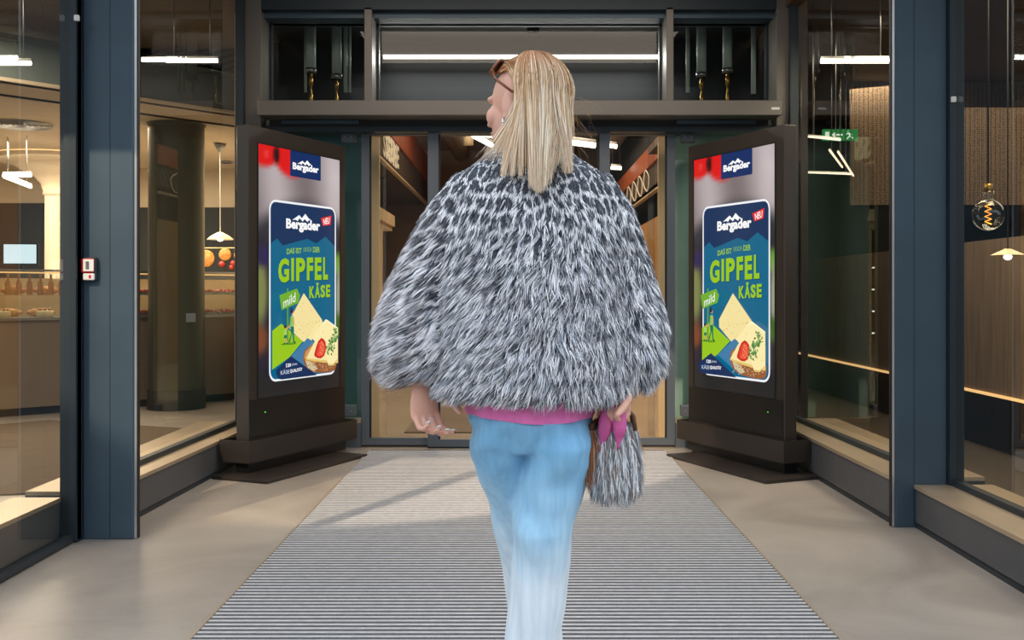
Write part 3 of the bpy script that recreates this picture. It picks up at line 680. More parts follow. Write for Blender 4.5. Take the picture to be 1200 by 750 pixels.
def bar_lamp(label, a, b_, r=.018, grp=None, mat='led', ceil=None):
    a = Vector(a); b_ = Vector(b_); c = (a+b_)/2
    t = thing('linear_lamp', label, 'lamp', c, 0, grp)
    m = MB(); m.tube([a-c, b_-c], r, 0, 8); m.build('diffuser', M[mat], t)
    m = MB(); m.tube([a-c+Vector((0, 0, r*1.3)), b_-c+Vector((0, 0, r*1.3))], r*.8, 0, 6); m.build('housing', M['white'], t)
    if ceil:
        for q in (.15, .85):
            p_ = (a-c).lerp(b_-c, q); m = MB(); m.tube([p_+Vector((0, 0, r)), (p_.x, p_.y, ceil-c.z)], .004, 0, 6); m.build('rod', M['steel'], t)
bar_lamp('short white linear lamp high behind the window left of the left display', P(195, 71, 7.6), P(255, 71, 7.6), .016, ceil=3.425)
bar_lamp('white linear lamp high at the far left edge of the picture', P(-20, 74, 7.0), P(36, 74, 7.0), .016, ceil=3.425)
bar_lamp('white linear lamp high behind the window right of the right display', P(962, 71.5, 7.0), P(1044, 71.5, 7.0), .016, ceil=3.365)
bar_lamp('upper arm of the lit angle on the bakery ceiling', P(4, 206, 11.5), P(36, 205.5, 11.4), .02, ceil=2.955)
bar_lamp('lower arm of the lit angle on the bakery ceiling', P(5, 207, 11.5), P(36, 219, 12.0), .02, ceil=2.955)

# bakery counter, runs on the diagonal
C0 = Vector((-6.18, 8.70, 0)); C1 = Vector((-2.80, 11.73, 0)); cd = (C1-C0).normalized(); CL = (C1-C0).length; CA = math.atan2(cd.y, cd.x)
t = thing('display_counter', 'long taupe bakery counter with a glass case full of bread', 'counter', C0, CA)
b = MB(); b.box(0, CL, .03, .75, .08, .93); b.build('base_panel', M['counter'], t)
b = MB(); b.box(0, CL, .09, .75, 0, .08); b.build('kick_board', M['dark'], t)
b = MB(); b.box(0, CL, 0, .78, .93, .955); b.build('worktop', M['steel'], t)
b = MB(); b.box(0, CL, .05, .62, 1.415, 1.425); b.box(0, CL, .05, .06, .955, 1.415); b.box(0, .008, .06, .62, .955, 1.415); b.build('glass_pane', M['glass_case'], t)
b = MB(); b.box(0, CL, .14, .60, 1.17, 1.178); b.build('glass_shelf', M['glass_case'], t)
b = MB()
for x in (0, 1.25, 2.4, 3.5, CL-.02): b.box(x, x+.018, .05, .075, .955, 1.42); b.box(x, x+.018, .6, .62, .955, 1.42)
b.box(0, CL, .045, .06, 1.41, 1.43); b.build('case_frame', M['steel'], t)
b = MB(); b.box(0, CL, .30, .33, 1.395, 1.408); b.build('case_light', M['led_soft'], t)
b = MB(); b.box(0, CL, .70, .73, .955, 1.35); b.build('back_panel', M['creamwood'], t)
def on_counter(x, y, z): return C0+cd*x+Vector((-cd.y, cd.x, 0))*y+Vector((0, 0, z))
loaf_me = None
def food(kind, i, x, y, z, s=1.0):
    L = on_counter(x, y, z)
    if kind == 'loaf':
        b = MB(); rings = []
        for k in range(9):
            u = k/8; r = max(.004, math.sin(math.pi*min(max(u, .02), .98))**.45)
            rings.append([(-.13+.26*u, .055*r*math.cos(a), .045+.045*r*math.sin(a)*(1 if math.sin(a) > 0 else .95)) for a in [2*math.pi*q/12 for q in range(12)]])
        b.loft(rings)
        for q in range(4): b.tube([(-.08+q*.05, -.03, .088), (-.06+q*.05, .03, .088)], .005, 1, 6)
        o = b.build('bread_loaf', [M['crust'], M['pastry']])
    elif kind == 'bottle':
        b = MB(); b.lathe([(.001, 0), (.034, 0), (.036, .01), (.036, .15), (.014, .20), (.013, .25), (.016, .25), (.016, .27), (.001, .27)], (0, 0, 0), 0, 14); o = b.build('bottle', M['bottle'])
    elif kind == 'cake':
        b = MB(); b.lathe([(.001, 0), (.10, 0), (.10, .07), (.09, .085), (.001, .09)], (0, 0, 0), 0, 24)
        for q in range(8): b.ell((.07*math.cos(q*.785), .07*math.sin(q*.785), .095), (.014, .014, .014), 1, 8, 5)
        o = b.build('cake', [M['pastry'], M['red_food']])
    elif kind == 'tray':
        o = thing('food_tray', '', 'tray'); b = MB(); b.box(-.15, .15, -.10, .10, 0, .01); b.box(-.15, .15, -.10, -.092, .01, .03); b.box(-.15, .15, .092, .10, .01, .03); b.build('tray', M['steel'], o)
        b = MB(); r = random.Random(i)
        for q in range(40): b.ell((r.uniform(-.13, .13), r.uniform(-.08, .08), r.uniform(.02, .05)), (.022, .022, .016), 0, 7, 4)
        tag(b.build('salad', M['green_food'] if i % 2 else M['red_food'], o), kind='stuff')
    o.location = L; o.rotation_euler = (0, 0, CA+random.uniform(-.3, .3)); o.scale = (s,)*3
    return o
protos = {}
names = {'loaf': ('bread', 'loaves and bottles in the bakery case', 'golden brown bread loaf in the bakery glass case'), 'bottle': ('bottle', 'amber bottles in the bakery case', 'small amber bottle in the bakery glass case'), 'cake': ('cake', 'cakes in the bakery case', 'pale cake with red berries in the bakery glass case'), 'tray': ('tray', 'trays right of the round pillar', 'metal tray of salad or fruit right of the pillar')}
rr_ = random.Random(11)
seq = [('loaf', .35+i*.30, .30, 1.178, 1.0) for i in range(7)]+[('loaf', .25+i*.31, .34, .955, 1.1) for i in range(7)]+[('bottle', 1.75+i*.10, .16, 1.178, .75) for i in range(6)]+[('cake', .9+i*.4, .18, .955, .8) for i in range(4)]+[('tray', 3.05+i*.36, .30, 1.178, 1.0) for i in range(4)]+[('tray', 3.05+i*.36, .30, .955, 1.0) for i in range(4)]
for i, (k, x, y, z, s) in enumerate(seq):
    if k in protos and not (k == 'tray' and i % 2 != protos[k][1] % 2 and False): o = dup(protos[k][0], on_counter(x, y, z), CA+rr_.uniform(-.3, .3))
    else: o = food(k, i, x, y, z, s); protos[k] = (o, i)
    c, g, l = names[k]
    lv = ' on the glass shelf' if z > 1.1 else ' on the lower level'
    tag(o, l+lv, c, g+lv)
# monitor on the counter
p = on_counter(1.92, .35, 1.427)
t = thing('till_monitor', 'black till monitor with a pale blue lit face on the bakery counter', 'monitor', p, CA-.55)
b = MB(); b.box(-.17, .17, -.015, .015, .05, .27, 0, .005); b.build('casing', M['black'], t)
b = MB(); b.box(-.152, .152, -.018, -.014, .065, .255); b.build('screen', M['monitor'], t)
b = MB(); b.tube([(0, .01, .005), (0, .02, .06)], .015); b.box(-.08, .08, -.05, .07, 0, .01); b.build('stand', M['black'], t)
# bread picture behind the counter
p = P(262, 303, 12.9)
t = thing('bread_picture', 'dark backlit picture of round breads and tomatoes above the counter', 'picture', p)
b = MB(); b.box(-.30, .34, 0, .03, -.14, .14); b.box(-.30, .34, -.004, .001, .13, .14, 1); b.build('panel', [M['dark'], M['led_soft']], t)
b = MB()
for (x, z, r, m_) in ((-.22, 0, .11, 0), (.02, .05, .08, 0), (.2, .04, .07, 0), (-.02, -.07, .04, 1), (.12, -.06, .035, 1), (.28, -.06, .05, 1), (.10, -.11, .03, 1)):
    b.lathe([(.001, 0), (r, 0), (r*.9, .006), (.001, .012)], (0, 0, 0), m_, 20); 
    for q in range(len(b.v)-80, len(b.v)): vx, vy, vz = b.v[q]; b.v[q] = (vx+x, -.004-vz, vy+z)
b.build('picture_print', [M['crust'], M['red_food']], t)
# scalloped pendant
p = P(258, 282, 12.0)
t = thing('pendant_lamp', 'white scalloped pendant lamp hanging by a cord right of the round pillar', 'lamp', (p.x, p.y, p.z))
n = 32; rg = lambda r, z, s: [(r*(1+s*math.cos(8*2*math.pi*k/n))*math.cos(2*math.pi*k/n), r*(1+s*math.cos(8*2*math.pi*k/n))*math.sin(2*math.pi*k/n), z) for k in range(n)]
b = MB(); b.loft([rg(.025, .10, 0), rg(.05, .085, 0), rg(.10, .06, .02), rg(.145, .02, .05), rg(.15, .012, .06), rg(.14, .016, .05), rg(.10, .05, .02)], 0, True, False); b.build('lamp_shade', material('opal_glass_shade', (236, 226, 206), .4, emit=(255, 214, 160), estr=.5), t)
b = MB(); b.ell((0, 0, .03), (.04, .04, .04)); b.build('bulb', M['led'], t)
b = MB(); b.tube([(0, 0, .1), (0, 0, 2.94-p.z)], .006, 0, 6); b.build('cord', M['white'], t)
b = MB(); b.lathe([(.001, 2.94-p.z), (.07, 2.94-p.z), (.05, 2.94-p.z-.04), (.02, 2.94-p.z-.09), (.001, 2.94-p.z-.09)]); b.build('ceiling_rose', M['steel'], t)
# brown striped mat inside
b = MB(); b.prism([(-6.8, 7.2), (-4.9, 5.6), (-2.9, 6.1), (-2.65, 8.9), (-4.4, 9.6)], .001, .008); o = b.build('bakery_mat', M['stripe_carpet']); tag(o, 'brown striped carpet on the bakery floor seen low through the left window', 'carpet')

# ------------------------------------------------------------ store behind the doors
b = MB(); b.box(-2.6, 2.6, 9.3, 27, 4.8, 4.9); struct(b.build('ceiling_store', material('store_dark_ceiling', (112, 92, 66), .8, 0, .15, .8)))
vwall('wall_back', [(-5.6, 26), (5.6, 26)], 0, 4.9, material('brown_back_wall', (120, 96, 70), .7, 0, .2, .6))
vwall('wall_store_far_left', [(-5.5, 14.6), (-5.5, 26)], 0, 3.5, M['slat'])
vwall('wall_store_far_right', [(3.15, 26), (3.15, 12.2)], 0, 3.5, M['dark'])
vwall('wall_porch_right', [(4.4, 16), (2.25, 8.15)], 0, 3.4, M['dark'], .05)
vwall('wall_store_left', [(-2.3, 9.3), (-2.3, 26)], 3.42, 3.98, M['slat'])
vwall('wall_store_left_band', [(-2.26, 9.3), (-2.26, 26)], 3.98, 4.6, M['orange'])
vwall('wall_store_right', [(2.2, 26), (2.2, 9.3)], 2.85, 3.30, M['slat'])
vwall('wall_store_right_band', [(2.16, 26), (2.16, 9.3)], 3.30, 3.62, M['orange'])
vwall('wall_store_right_top', [(2.26, 26), (2.26, 9.3)], 3.62, 4.8, M['dark'])
vwall('wall_store_right_line', [(2.15, 26), (2.15, 9.3)], 2.82, 2.85, M['creamwood'])
vwall('wall_store_left_line', [(-2.24, 9.3), (-2.24, 26)], 3.38, 3.42, M['creamwood'])
b = MB(); b.box(-5.5, -2.3, 9.3, 26, 3.42, 3.5); struct(b.build('ceiling_store_left', M['slat']))
b = MB(); b.box(2.2, 3.1, 12.2, 26, 2.85, 2.95); struct(b.build('ceiling_store_right', M['dark']))
# curved cream portal and its posts, left aisle
t = thing('shop_portal', 'cream portal frame over the left aisle behind the doors', 'frame', (-2.35, 13, 0))
b = MB(); 
for y0 in (0,): b.prism([(-.45, 0), (.05, 0), (.05, 6), (-.45, 6)], 2.42, 2.62); b.prism([(-.45, 0), (.0, 0), (.0, 6), (-.45, 6)], 2.34, 2.42)
b.build('canopy', M['creamwood'], t)
for y in (.05, 2.2, 4.6):
    b = MB(); b.box(-.1, .0, y, y+.1, 0, 2.34); b.build('post', M['creamwood'], t)
vwall('wall_store_right_wood', [(2.18, 26), (2.18, 9.6)], 0, 2.4, M['warmwood'])
# shelves with lit rows
def shelf(x, y, rz, label):
    t = thing('display_shelf', label, 'shelf', (x, y, 0), rz)
    b = MB(); b.box(0, 3.4, 0, .04, 0, 2.2); b.build('back_panel', M['dark'], t)
    for z in (.45, .85, 1.25, 1.65):
        b = MB(); b.box(0, 3.4, -.38, 0, z, z+.03); b.build('shelf_board', M['creamwood'], t)
        b = MB(); b.box(0, 3.4, -.40, -.38, z-.005, z+.02); b.build('light_strip', M['led'], t)
    for k in range(24):
        r = random.Random(k); h = r.uniform(.16, .26); zz = (.48, .88, 1.28, 1.68)[k % 4]; xx = .1+(k//4)*.55
        o = MB().box(xx, xx+.35, -.3, -.05, zz, zz+h, 0, .01)
        o = o.build('product_box', [M['red'], M['creamwood'], M['orange'], M['white']][k % 4]); m_ = Matrix.Translation((x, y, 0)) @ Matrix.Rotation(rz, 4, 'Z')
        o.location = m_ @ Vector(o.location); o.rotation_euler = (0, 0, rz)
        tag(o, 'coloured product box on the lit shelves behind the left door', 'box', 'boxes on the lit shelves')
shelf(-3.25, 15.2, math.pi/2, 'tall shelf with lit white edges in the left aisle behind the doors')
# sign letters, left bulkhead
vs, fs = glyphs('SSERIE', .03); xs = [v[0] for v in vs]; ys = [v[1] for v in vs]
y_a, y_b = 16.4, 19.4
# letters stand on the left fascia, running away from the camera
b = MB(); w_ = max(xs)-min(xs); h_ = max(ys)-min(ys)
b.add([(-2.235, 17.2+(v[0]-min(xs))/w_*1.9, 3.50+(v[1]-min(ys))/h_*.42) for v in vs], fs)
b.add([(-2.275, 17.2+(v[0]-min(xs))/w_*1.9, 3.50+(v[1]-min(ys))/h_*.42) for v in vs], [tuple(reversed(f)) for f in fs])
tag(b.build('sign_lettering', M['sign_letter']), 'pale letters SSERIE on the slatted fascia behind the left door', 'sign')
# outlined neon drawing on the right fascia
b = MB()
for k in range(4):
    y0 = 17.2+k*.9; pts = [(2.14, y0+.35*math.cos(a), 3.08+.17*math.sin(a)*(1+.3*math.sin(2*a))) for a in np.linspace(0, 2*math.pi, 16)]; b.tube(pts, .010, 0, 6)
tag(b.build('neon_outline', M['sign_letter']), 'thin outlined sign on the dark fascia behind the right door', 'sign')
for i, Y in enumerate((14.5, 17.2, 19.6)):
    t = thing('track_spotlight', ['nearest black track spotlight under the slatted soffit', 'second black track spotlight under the slatted soffit', 'farthest black track spotlight under the slatted soffit'][i], 'spotlight', (-2.75-.02*i, Y, 3.15), 0)
    b = MB(); b.box(-.25, .25, -.02, .02, .22, .26); b.build('track', M['black'], t)
    b = MB(); b.tube([(0, 0, .22), (0, 0, .14)], .012); b.tube([(0, 0, .14), (0, 0, -.02)], .06, 0, 14); b.build('head', M['black'], t)
for i, (a, b_) in enumerate((((521, 151.5, 15.5), (583, 159, 16.5)), ((545, 153.5, 16.5), (576, 170, 19)), ((664, 166, 16.5), (698, 170.5, 16.5)), ((709, 170, 17), (723, 171.8, 17)), ((716, 196.5, 20), (728, 197, 20)))):
    bar_lamp(['long white tube lamp left of the blonde head, behind the doors', 'second tube lamp crossing the first, left of the blonde head', 'white tube lamp right of the blonde hair, behind the doors', 'short upper tube lamp behind the right door', 'short lower tube lamp behind the right door'][i], P(*a), P(*b_), .045 if i < 3 else .035, ceil=4.81)
for i, (px, py, Y) in enumerate(((549, 170, 14.3), (716, 158, 15.5))):
    p = P(px, py, Y); t = thing('pendant_lamp', ['small white drum pendant over the coat shoulder, behind the doors', 'thin rod pendant behind the right door'][i], 'lamp', p)
    b = MB(); b.lathe([(.001, 0), (.07, 0), (.07, .09), (.04, .12), (.001, .12)], (0, 0, 0), 0, 16); b.build('lamp_shade', M['pastry'], t)
    b = MB(); b.tube([(0, 0, .12), (0, 0, 4.79-p.z)], .01, 0, 6); b.build('rod', M['white'], t)
for i, x in enumerate((-1.3, .2, 1.95)):
    t = thing('air_duct', ['round air duct along the left of the store ceiling', 'round air duct over the middle of the store', 'round air duct along the right of the store ceiling'][i], 'duct', (x, 17, 4.35)); b = MB(); b.tube([(0, -6, 0), (0, 6, 0)], .2, 0, 16); b.build('duct_pipe', M['counter'], t)
    for k in range(5):
        b = MB(); b.tube([(0, -5+k*2.4, .2), (0, -5+k*2.4, .45)], .012, 0, 6); b.build('hanger', M['steel'], t)
b = MB(); b.box(-.98, .9, 8.75, 11.2, .0005, .009); o = b.build('inner_mat', M['stripe_carpet']); tag(o, 'dark inner mat on the store floor just behind the doors', 'mat')

# ------------------------------------------------------------ cafe on the right
def cafe():
    vwall('wall_cafe_partition', [(3.55, 14.0), (3.55, 5.0)], .44, 1.60, M['wood'], .06)
    vwall('wall_cafe_partition_plinth', [(3.65, 14.0), (3.65, 5.0)], 0, .44, M['dark'], .05)
    vwall('wall_cafe_front', [(3.55, 5.0), (3.55, 3.0)], .44, 1.60, M['wood'], .06)
    b = MB(); b.box(3.535, 3.56, 3.0, 14.0, .425, .445); o = b.build('light_strip', M['led_soft']); tag(o, 'warm light strip along the foot of the wooden partition, right', 'lamp')
    vwall('wall_right', [(9, 16), (9, 3)], 0, 3.5, material('dark_green_paint', (52, 66, 60), .6, 0, .2, 1))
    vwall('wall_cafe_back', [(2.4, 16), (9, 16)], 0, 3.5, material('dark_teal_paint', (44, 58, 60), .6, 0, .2, 1))
    vwall('wall_cafe_mesh', [(3.4, 10.5), (9, 10.5)], 2.1, 3.4, M['mesh'], .02)
    b = MB(); b.box(2.02, 9, 3, 16, 3.36, 3.45); struct(b.build('ceiling_mesh_right', M['mesh']))
    vwall('wall_cafe_shelf', [(2.5, 12.5), (3.5, 12.5)], 2.8, 3.4, M['orange'], .1)
cafe()
p = P(985, 158, 10.0)
t = thing('exit_sign', 'green emergency exit sign high behind the window right of the right display', 'sign', p)
b = MB(); b.box(-.17, .17, 0, .04, -.055, .055, 0); b.build('casing', M['exit'], t)
b = MB(); b.box(-.15, -.11, -.003, 0, -.03, .03); b.box(-.05, .02, -.003, 0, -.008, .008); b.add([(-.09, -.003, 0), (-.05, -.003, .03), (-.05, -.003, -.03)], [(0, 1, 2)]); b.tube([(.07, -.003, .035), (.071, -.003, .034)], .012); b.tube([(.075, -.003, .02), (.09, -.003, -.01), (.06, -.003, -.04)], .006); b.tube([(.09, -.003, -.01), (.12, -.003, -.035)], .006); b.tube([(.05, -.003, .0), (.075, -.003, .018), (.11, -.003, .0)], .005)
b.build('pictogram', M['exitw'], t)
b = MB(); b.tube([(0, .02, .055), (0, .02, 3.36-p.z)], .008, 0, 6); b.build('rod', M['steel'], t)
for lab, a, b_ in (('curved lamp line just under the green exit sign', (947, 160, 7.6), (985, 164, 7.6)), ('steep lamp line below the exit sign, nearer the display', (972, 176, 8.5), (987, 196, 9.2)), ('steep lamp line below the exit sign, nearer the column', (982, 178, 8.5), (1000, 206, 9.0)), ('level lamp line above the wooden partition', (946, 202, 9), (999, 204, 9))):
    bar_lamp(lab, P(*a), P(*b_), .008, mat='led_dim', ceil=3.365)
# globe bulb
p = P(1158, 252, 5.6)
t = thing('globe_bulb', 'large clear globe bulb with a glowing zigzag filament behind the right front window', 'lamp', p)
b = MB(); b.ell((0, 0, 0), (.085, .085, .085), 0, 28, 16); b.tube([(0, 0, .08), (0, 0, .13)], .03, 0, 14); b.build('glass_globe', M['glass_case'], t)
b = MB(); b.tube([(.018*(-1)**k, 0, -.05+k*.014) for k in range(9)], .0035, 0, 6); b.build('filament', M['filament'], t)
b = MB(); b.tube([(0, 0, .12), (0, 0, .17)], .022, 0, 14); b.build('socket', M['brass'], t)
b = MB(); b.tube([(0, 0, .17), (0, 0, 3.36-p.z)], .005, 0, 6); b.build('cord', M['black'], t)
p = P(1181, 301, 6.4)  # solid stand-in for a pendant reflected in the window glass
t = thing('pendant_lamp', 'small flat pendant lamp with a bright bulb built where a pendant is reflected in the glass, below the globe bulb, far right', 'lamp', p)
b = MB(); b.lathe([(.02, .05), (.04, .04), (.10, .012), (.105, .008), (.03, .03)], (0, 0, 0), 0, 24); b.build('lamp_shade', M['pastry'], t)
b = MB(); b.ell((0, 0, .0), (.025, .025, .02)); b.build('bulb', M['led'], t)
b = MB(); b.tube([(0, 0, .05), (0, 0, 3.36-p.z)], .004, 0, 6); b.build('cord', M['black'], t)

# ------------------------------------------------------------ the woman
def remesh(mb, voxel, mat, smooth=6, name='tmp', fac=.5):
    me = mb.mesh(name, mat); o = bpy.data.objects.new(name, me); COL.objects.link(o)
    r = o.modifiers.new('r', 'REMESH'); r.mode = 'VOXEL'; r.voxel_size = voxel; r.use_smooth_shade = True
    if smooth: q = o.modifiers.new('s', 'SMOOTH'); q.iterations = smooth; q.factor = fac
    bpy.context.view_layer.update()
    m2 = bpy.data.meshes.new_from_object(o.evaluated_get(bpy.context.evaluated_depsgraph_get()))
    bpy.data.objects.remove(o); bpy.data.meshes.remove(me)
    m2.polygons.foreach_set('use_smooth', [True]*len(m2.polygons)); m2.materials.clear(); m2.materials.append(mat)
    return m2
def np_verts(me):
    a = np.empty(len(me.vertices)*3); me.vertices.foreach_get('co', a); return a.reshape(-1, 3)
def sample(me, n, keep=None):
    me.calc_loop_triangles(); t = np.empty(len(me.loop_triangles)*3, dtype=np.int64); me.loop_triangles.foreach_get('vertices', t); t = t.reshape(-1, 3)
    v = np_verts(me); a, b_, c = v[t[:, 0]], v[t[:, 1]], v[t[:, 2]]; cr = np.cross(b_-a, c-a); ar = np.linalg.norm(cr, axis=1)
    w = ar.copy()
    if keep is not None: w *= keep((a+b_+c)/3, cr/np.maximum(ar, 1e-12)[:, None])
    idx = rng.choice(len(t), n, p=w/w.sum()); r1 = np.sqrt(rng.random(n))[:, None]; r2 = rng.random(n)[:, None]
    p = a[idx]*(1-r1)+b_[idx]*(r1*(1-r2))+c[idx]*(r1*r2)
    # smooth vertex normals
    nn = np.empty(len(me.vertices)*3); me.vertices.foreach_get('normal', nn); nn = nn.reshape(-1, 3)
    nv = nn[t[idx, 0]]*(1-r1)+nn[t[idx, 1]]*(r1*(1-r2))+nn[t[idx, 2]]*(r1*r2)
    return p, nv/np.maximum(np.linalg.norm(nv, axis=1), 1e-9)[:, None]
def ribbons(name, paths, side, width, cols, mat, parent, origin):
    """paths (n,k,3), side (n,3) or (n,k,3), width (n,k), cols (n,k,3): every strand a thin tapering ribbon"""
    n, k, _ = paths.shape
    if side.ndim == 2: side = np.repeat(side[:, None, :], k, 1)
    A = paths-side*width[..., None]*.5; B = paths+side*width[..., None]*.5
    V = np.stack([A, B], 2).reshape(-1, 3)-np.array(origin)
    base = (np.arange(n)*k*2)[:, None]+np.arange(k-1)[None, :]*2
    Fc = np.stack([base, base+1, base+3, base+2], -1).reshape(-1, 4)
    me = bpy.data.meshes.new(name); me.vertices.add(len(V)); me.vertices.foreach_set('co', V.ravel())
    me.loops.add(Fc.size); me.loops.foreach_set('vertex_index', Fc.ravel().astype(np.int32))
    me.polygons.add(len(Fc)); me.polygons.foreach_set('loop_start', np.arange(0, Fc.size, 4, dtype=np.int32)); me.polygons.foreach_set('loop_total', np.full(len(Fc), 4, dtype=np.int32))
    me.polygons.foreach_set('use_smooth', np.ones(len(Fc), dtype=bool)); me.update(calc_edges=True)
    ca = me.color_attributes.new('Col', 'FLOAT_COLOR', 'POINT'); c = np.repeat(cols[:, :, None, :], 2, 2).reshape(-1, 3); ca.data.foreach_set('color', np.hstack([c, np.ones((len(c), 1))]).ravel())
    me.materials.append(mat); o = bpy.data.objects.new(name, me); COL.objects.link(o); o.parent = parent; return o
def nrm(a): return a/np.maximum(np.linalg.norm(a, axis=-1, keepdims=True), 1e-9)
LN = lambda c: np.array(lin(c))

ORG = (.02, 2.2, 0)
M['skin'] = material('skin', (226, 172, 150), .5, 0, .04, 30, spec=.4)
M['skin'].node_tree.nodes['Principled BSDF'].inputs['Subsurface Weight'].default_value = .12
M['skin'].node_tree.nodes['Principled BSDF'].inputs['Subsurface Radius'].default_value = (.02, .008, .005)

def hand(mb, wrist, d, palm, curl=(.5, .6, .4), thumb=.5, k=1.0, spread=.06):
    """d = direction from wrist to knuckles, palm = direction the palm faces, thumb side = palm x d"""
    d = Vector(d).normalized(); palm = Vector(palm); palm = (palm-d*palm.dot(d)).normalized(); t = palm.cross(d).normalized()
    W = Vector(wrist)
    # palm body
    rings = []
    for u, hw, ht in ((-.015, .023, .019), (.015, .026, .017), (.045, .036, .0155), (.075, .040, .0135), (.088, .038, .011)):
        c = W+d*u*k; rings.append([tuple(c+t*(hw*k*math.cos(a))+palm*(ht*k*math.sin(a))) for a in [2*math.pi*q/16 for q in range(16)]])
    mb.loft(rings)
    tips = []
    for i, (off, ln, r) in enumerate(((.029, .92, .0088), (.010, 1.0, .0092), (-.0095, .95, .0086), (-.028, .78, .0076))):
        p = W+d*.080*k+t*off*k; a = 0; pts = [W+d*.045*k+t*off*.8*k, p]; dirn = d+t*(spread*(off/.03)); dirn.normalize()
        for L, c in zip((.044, .027, .022), curl):
            a += c*(1+.10*i); v = dirn*math.cos(a)+palm*math.sin(a); p = p+v*(L*ln*k); pts.append(p)
        mb.tube(pts, [r*1.05*k, r*1.08*k, r*k, r*.9*k, r*.72*k], 0, 10); mb.ell(p, (r*.74*k,)*3, 0, 8, 6); tips.append((p, v, (v.cross(t)).normalized()))
        mb.ell(pts[1], (r*1.12*k,)*3, 0, 8, 6); mb.ell(pts[2], (r*1.04*k,)*3, 0, 8, 6)
    b0 = W+d*.018*k+t*.022*k+palm*.006*k; v1 = (d*.62+t*.62+palm*(.25+thumb*.5)).normalized(); v2 = (d*.9+t*.15+palm*(.2+thumb)).normalized()
    p1 = b0+v1*.042*k; p2 = p1+v2*.034*k; p3 = p2+(v2*.8-t*.2+palm*.1).normalized()*.026*k
    mb.tube([b0, p1, p2, p3], [.0155*k, .0125*k, .0105*k, .0075*k], 0, 10); mb.ell(p3, (.0078*k,)*3, 0, 8, 6)
    return tips, p3

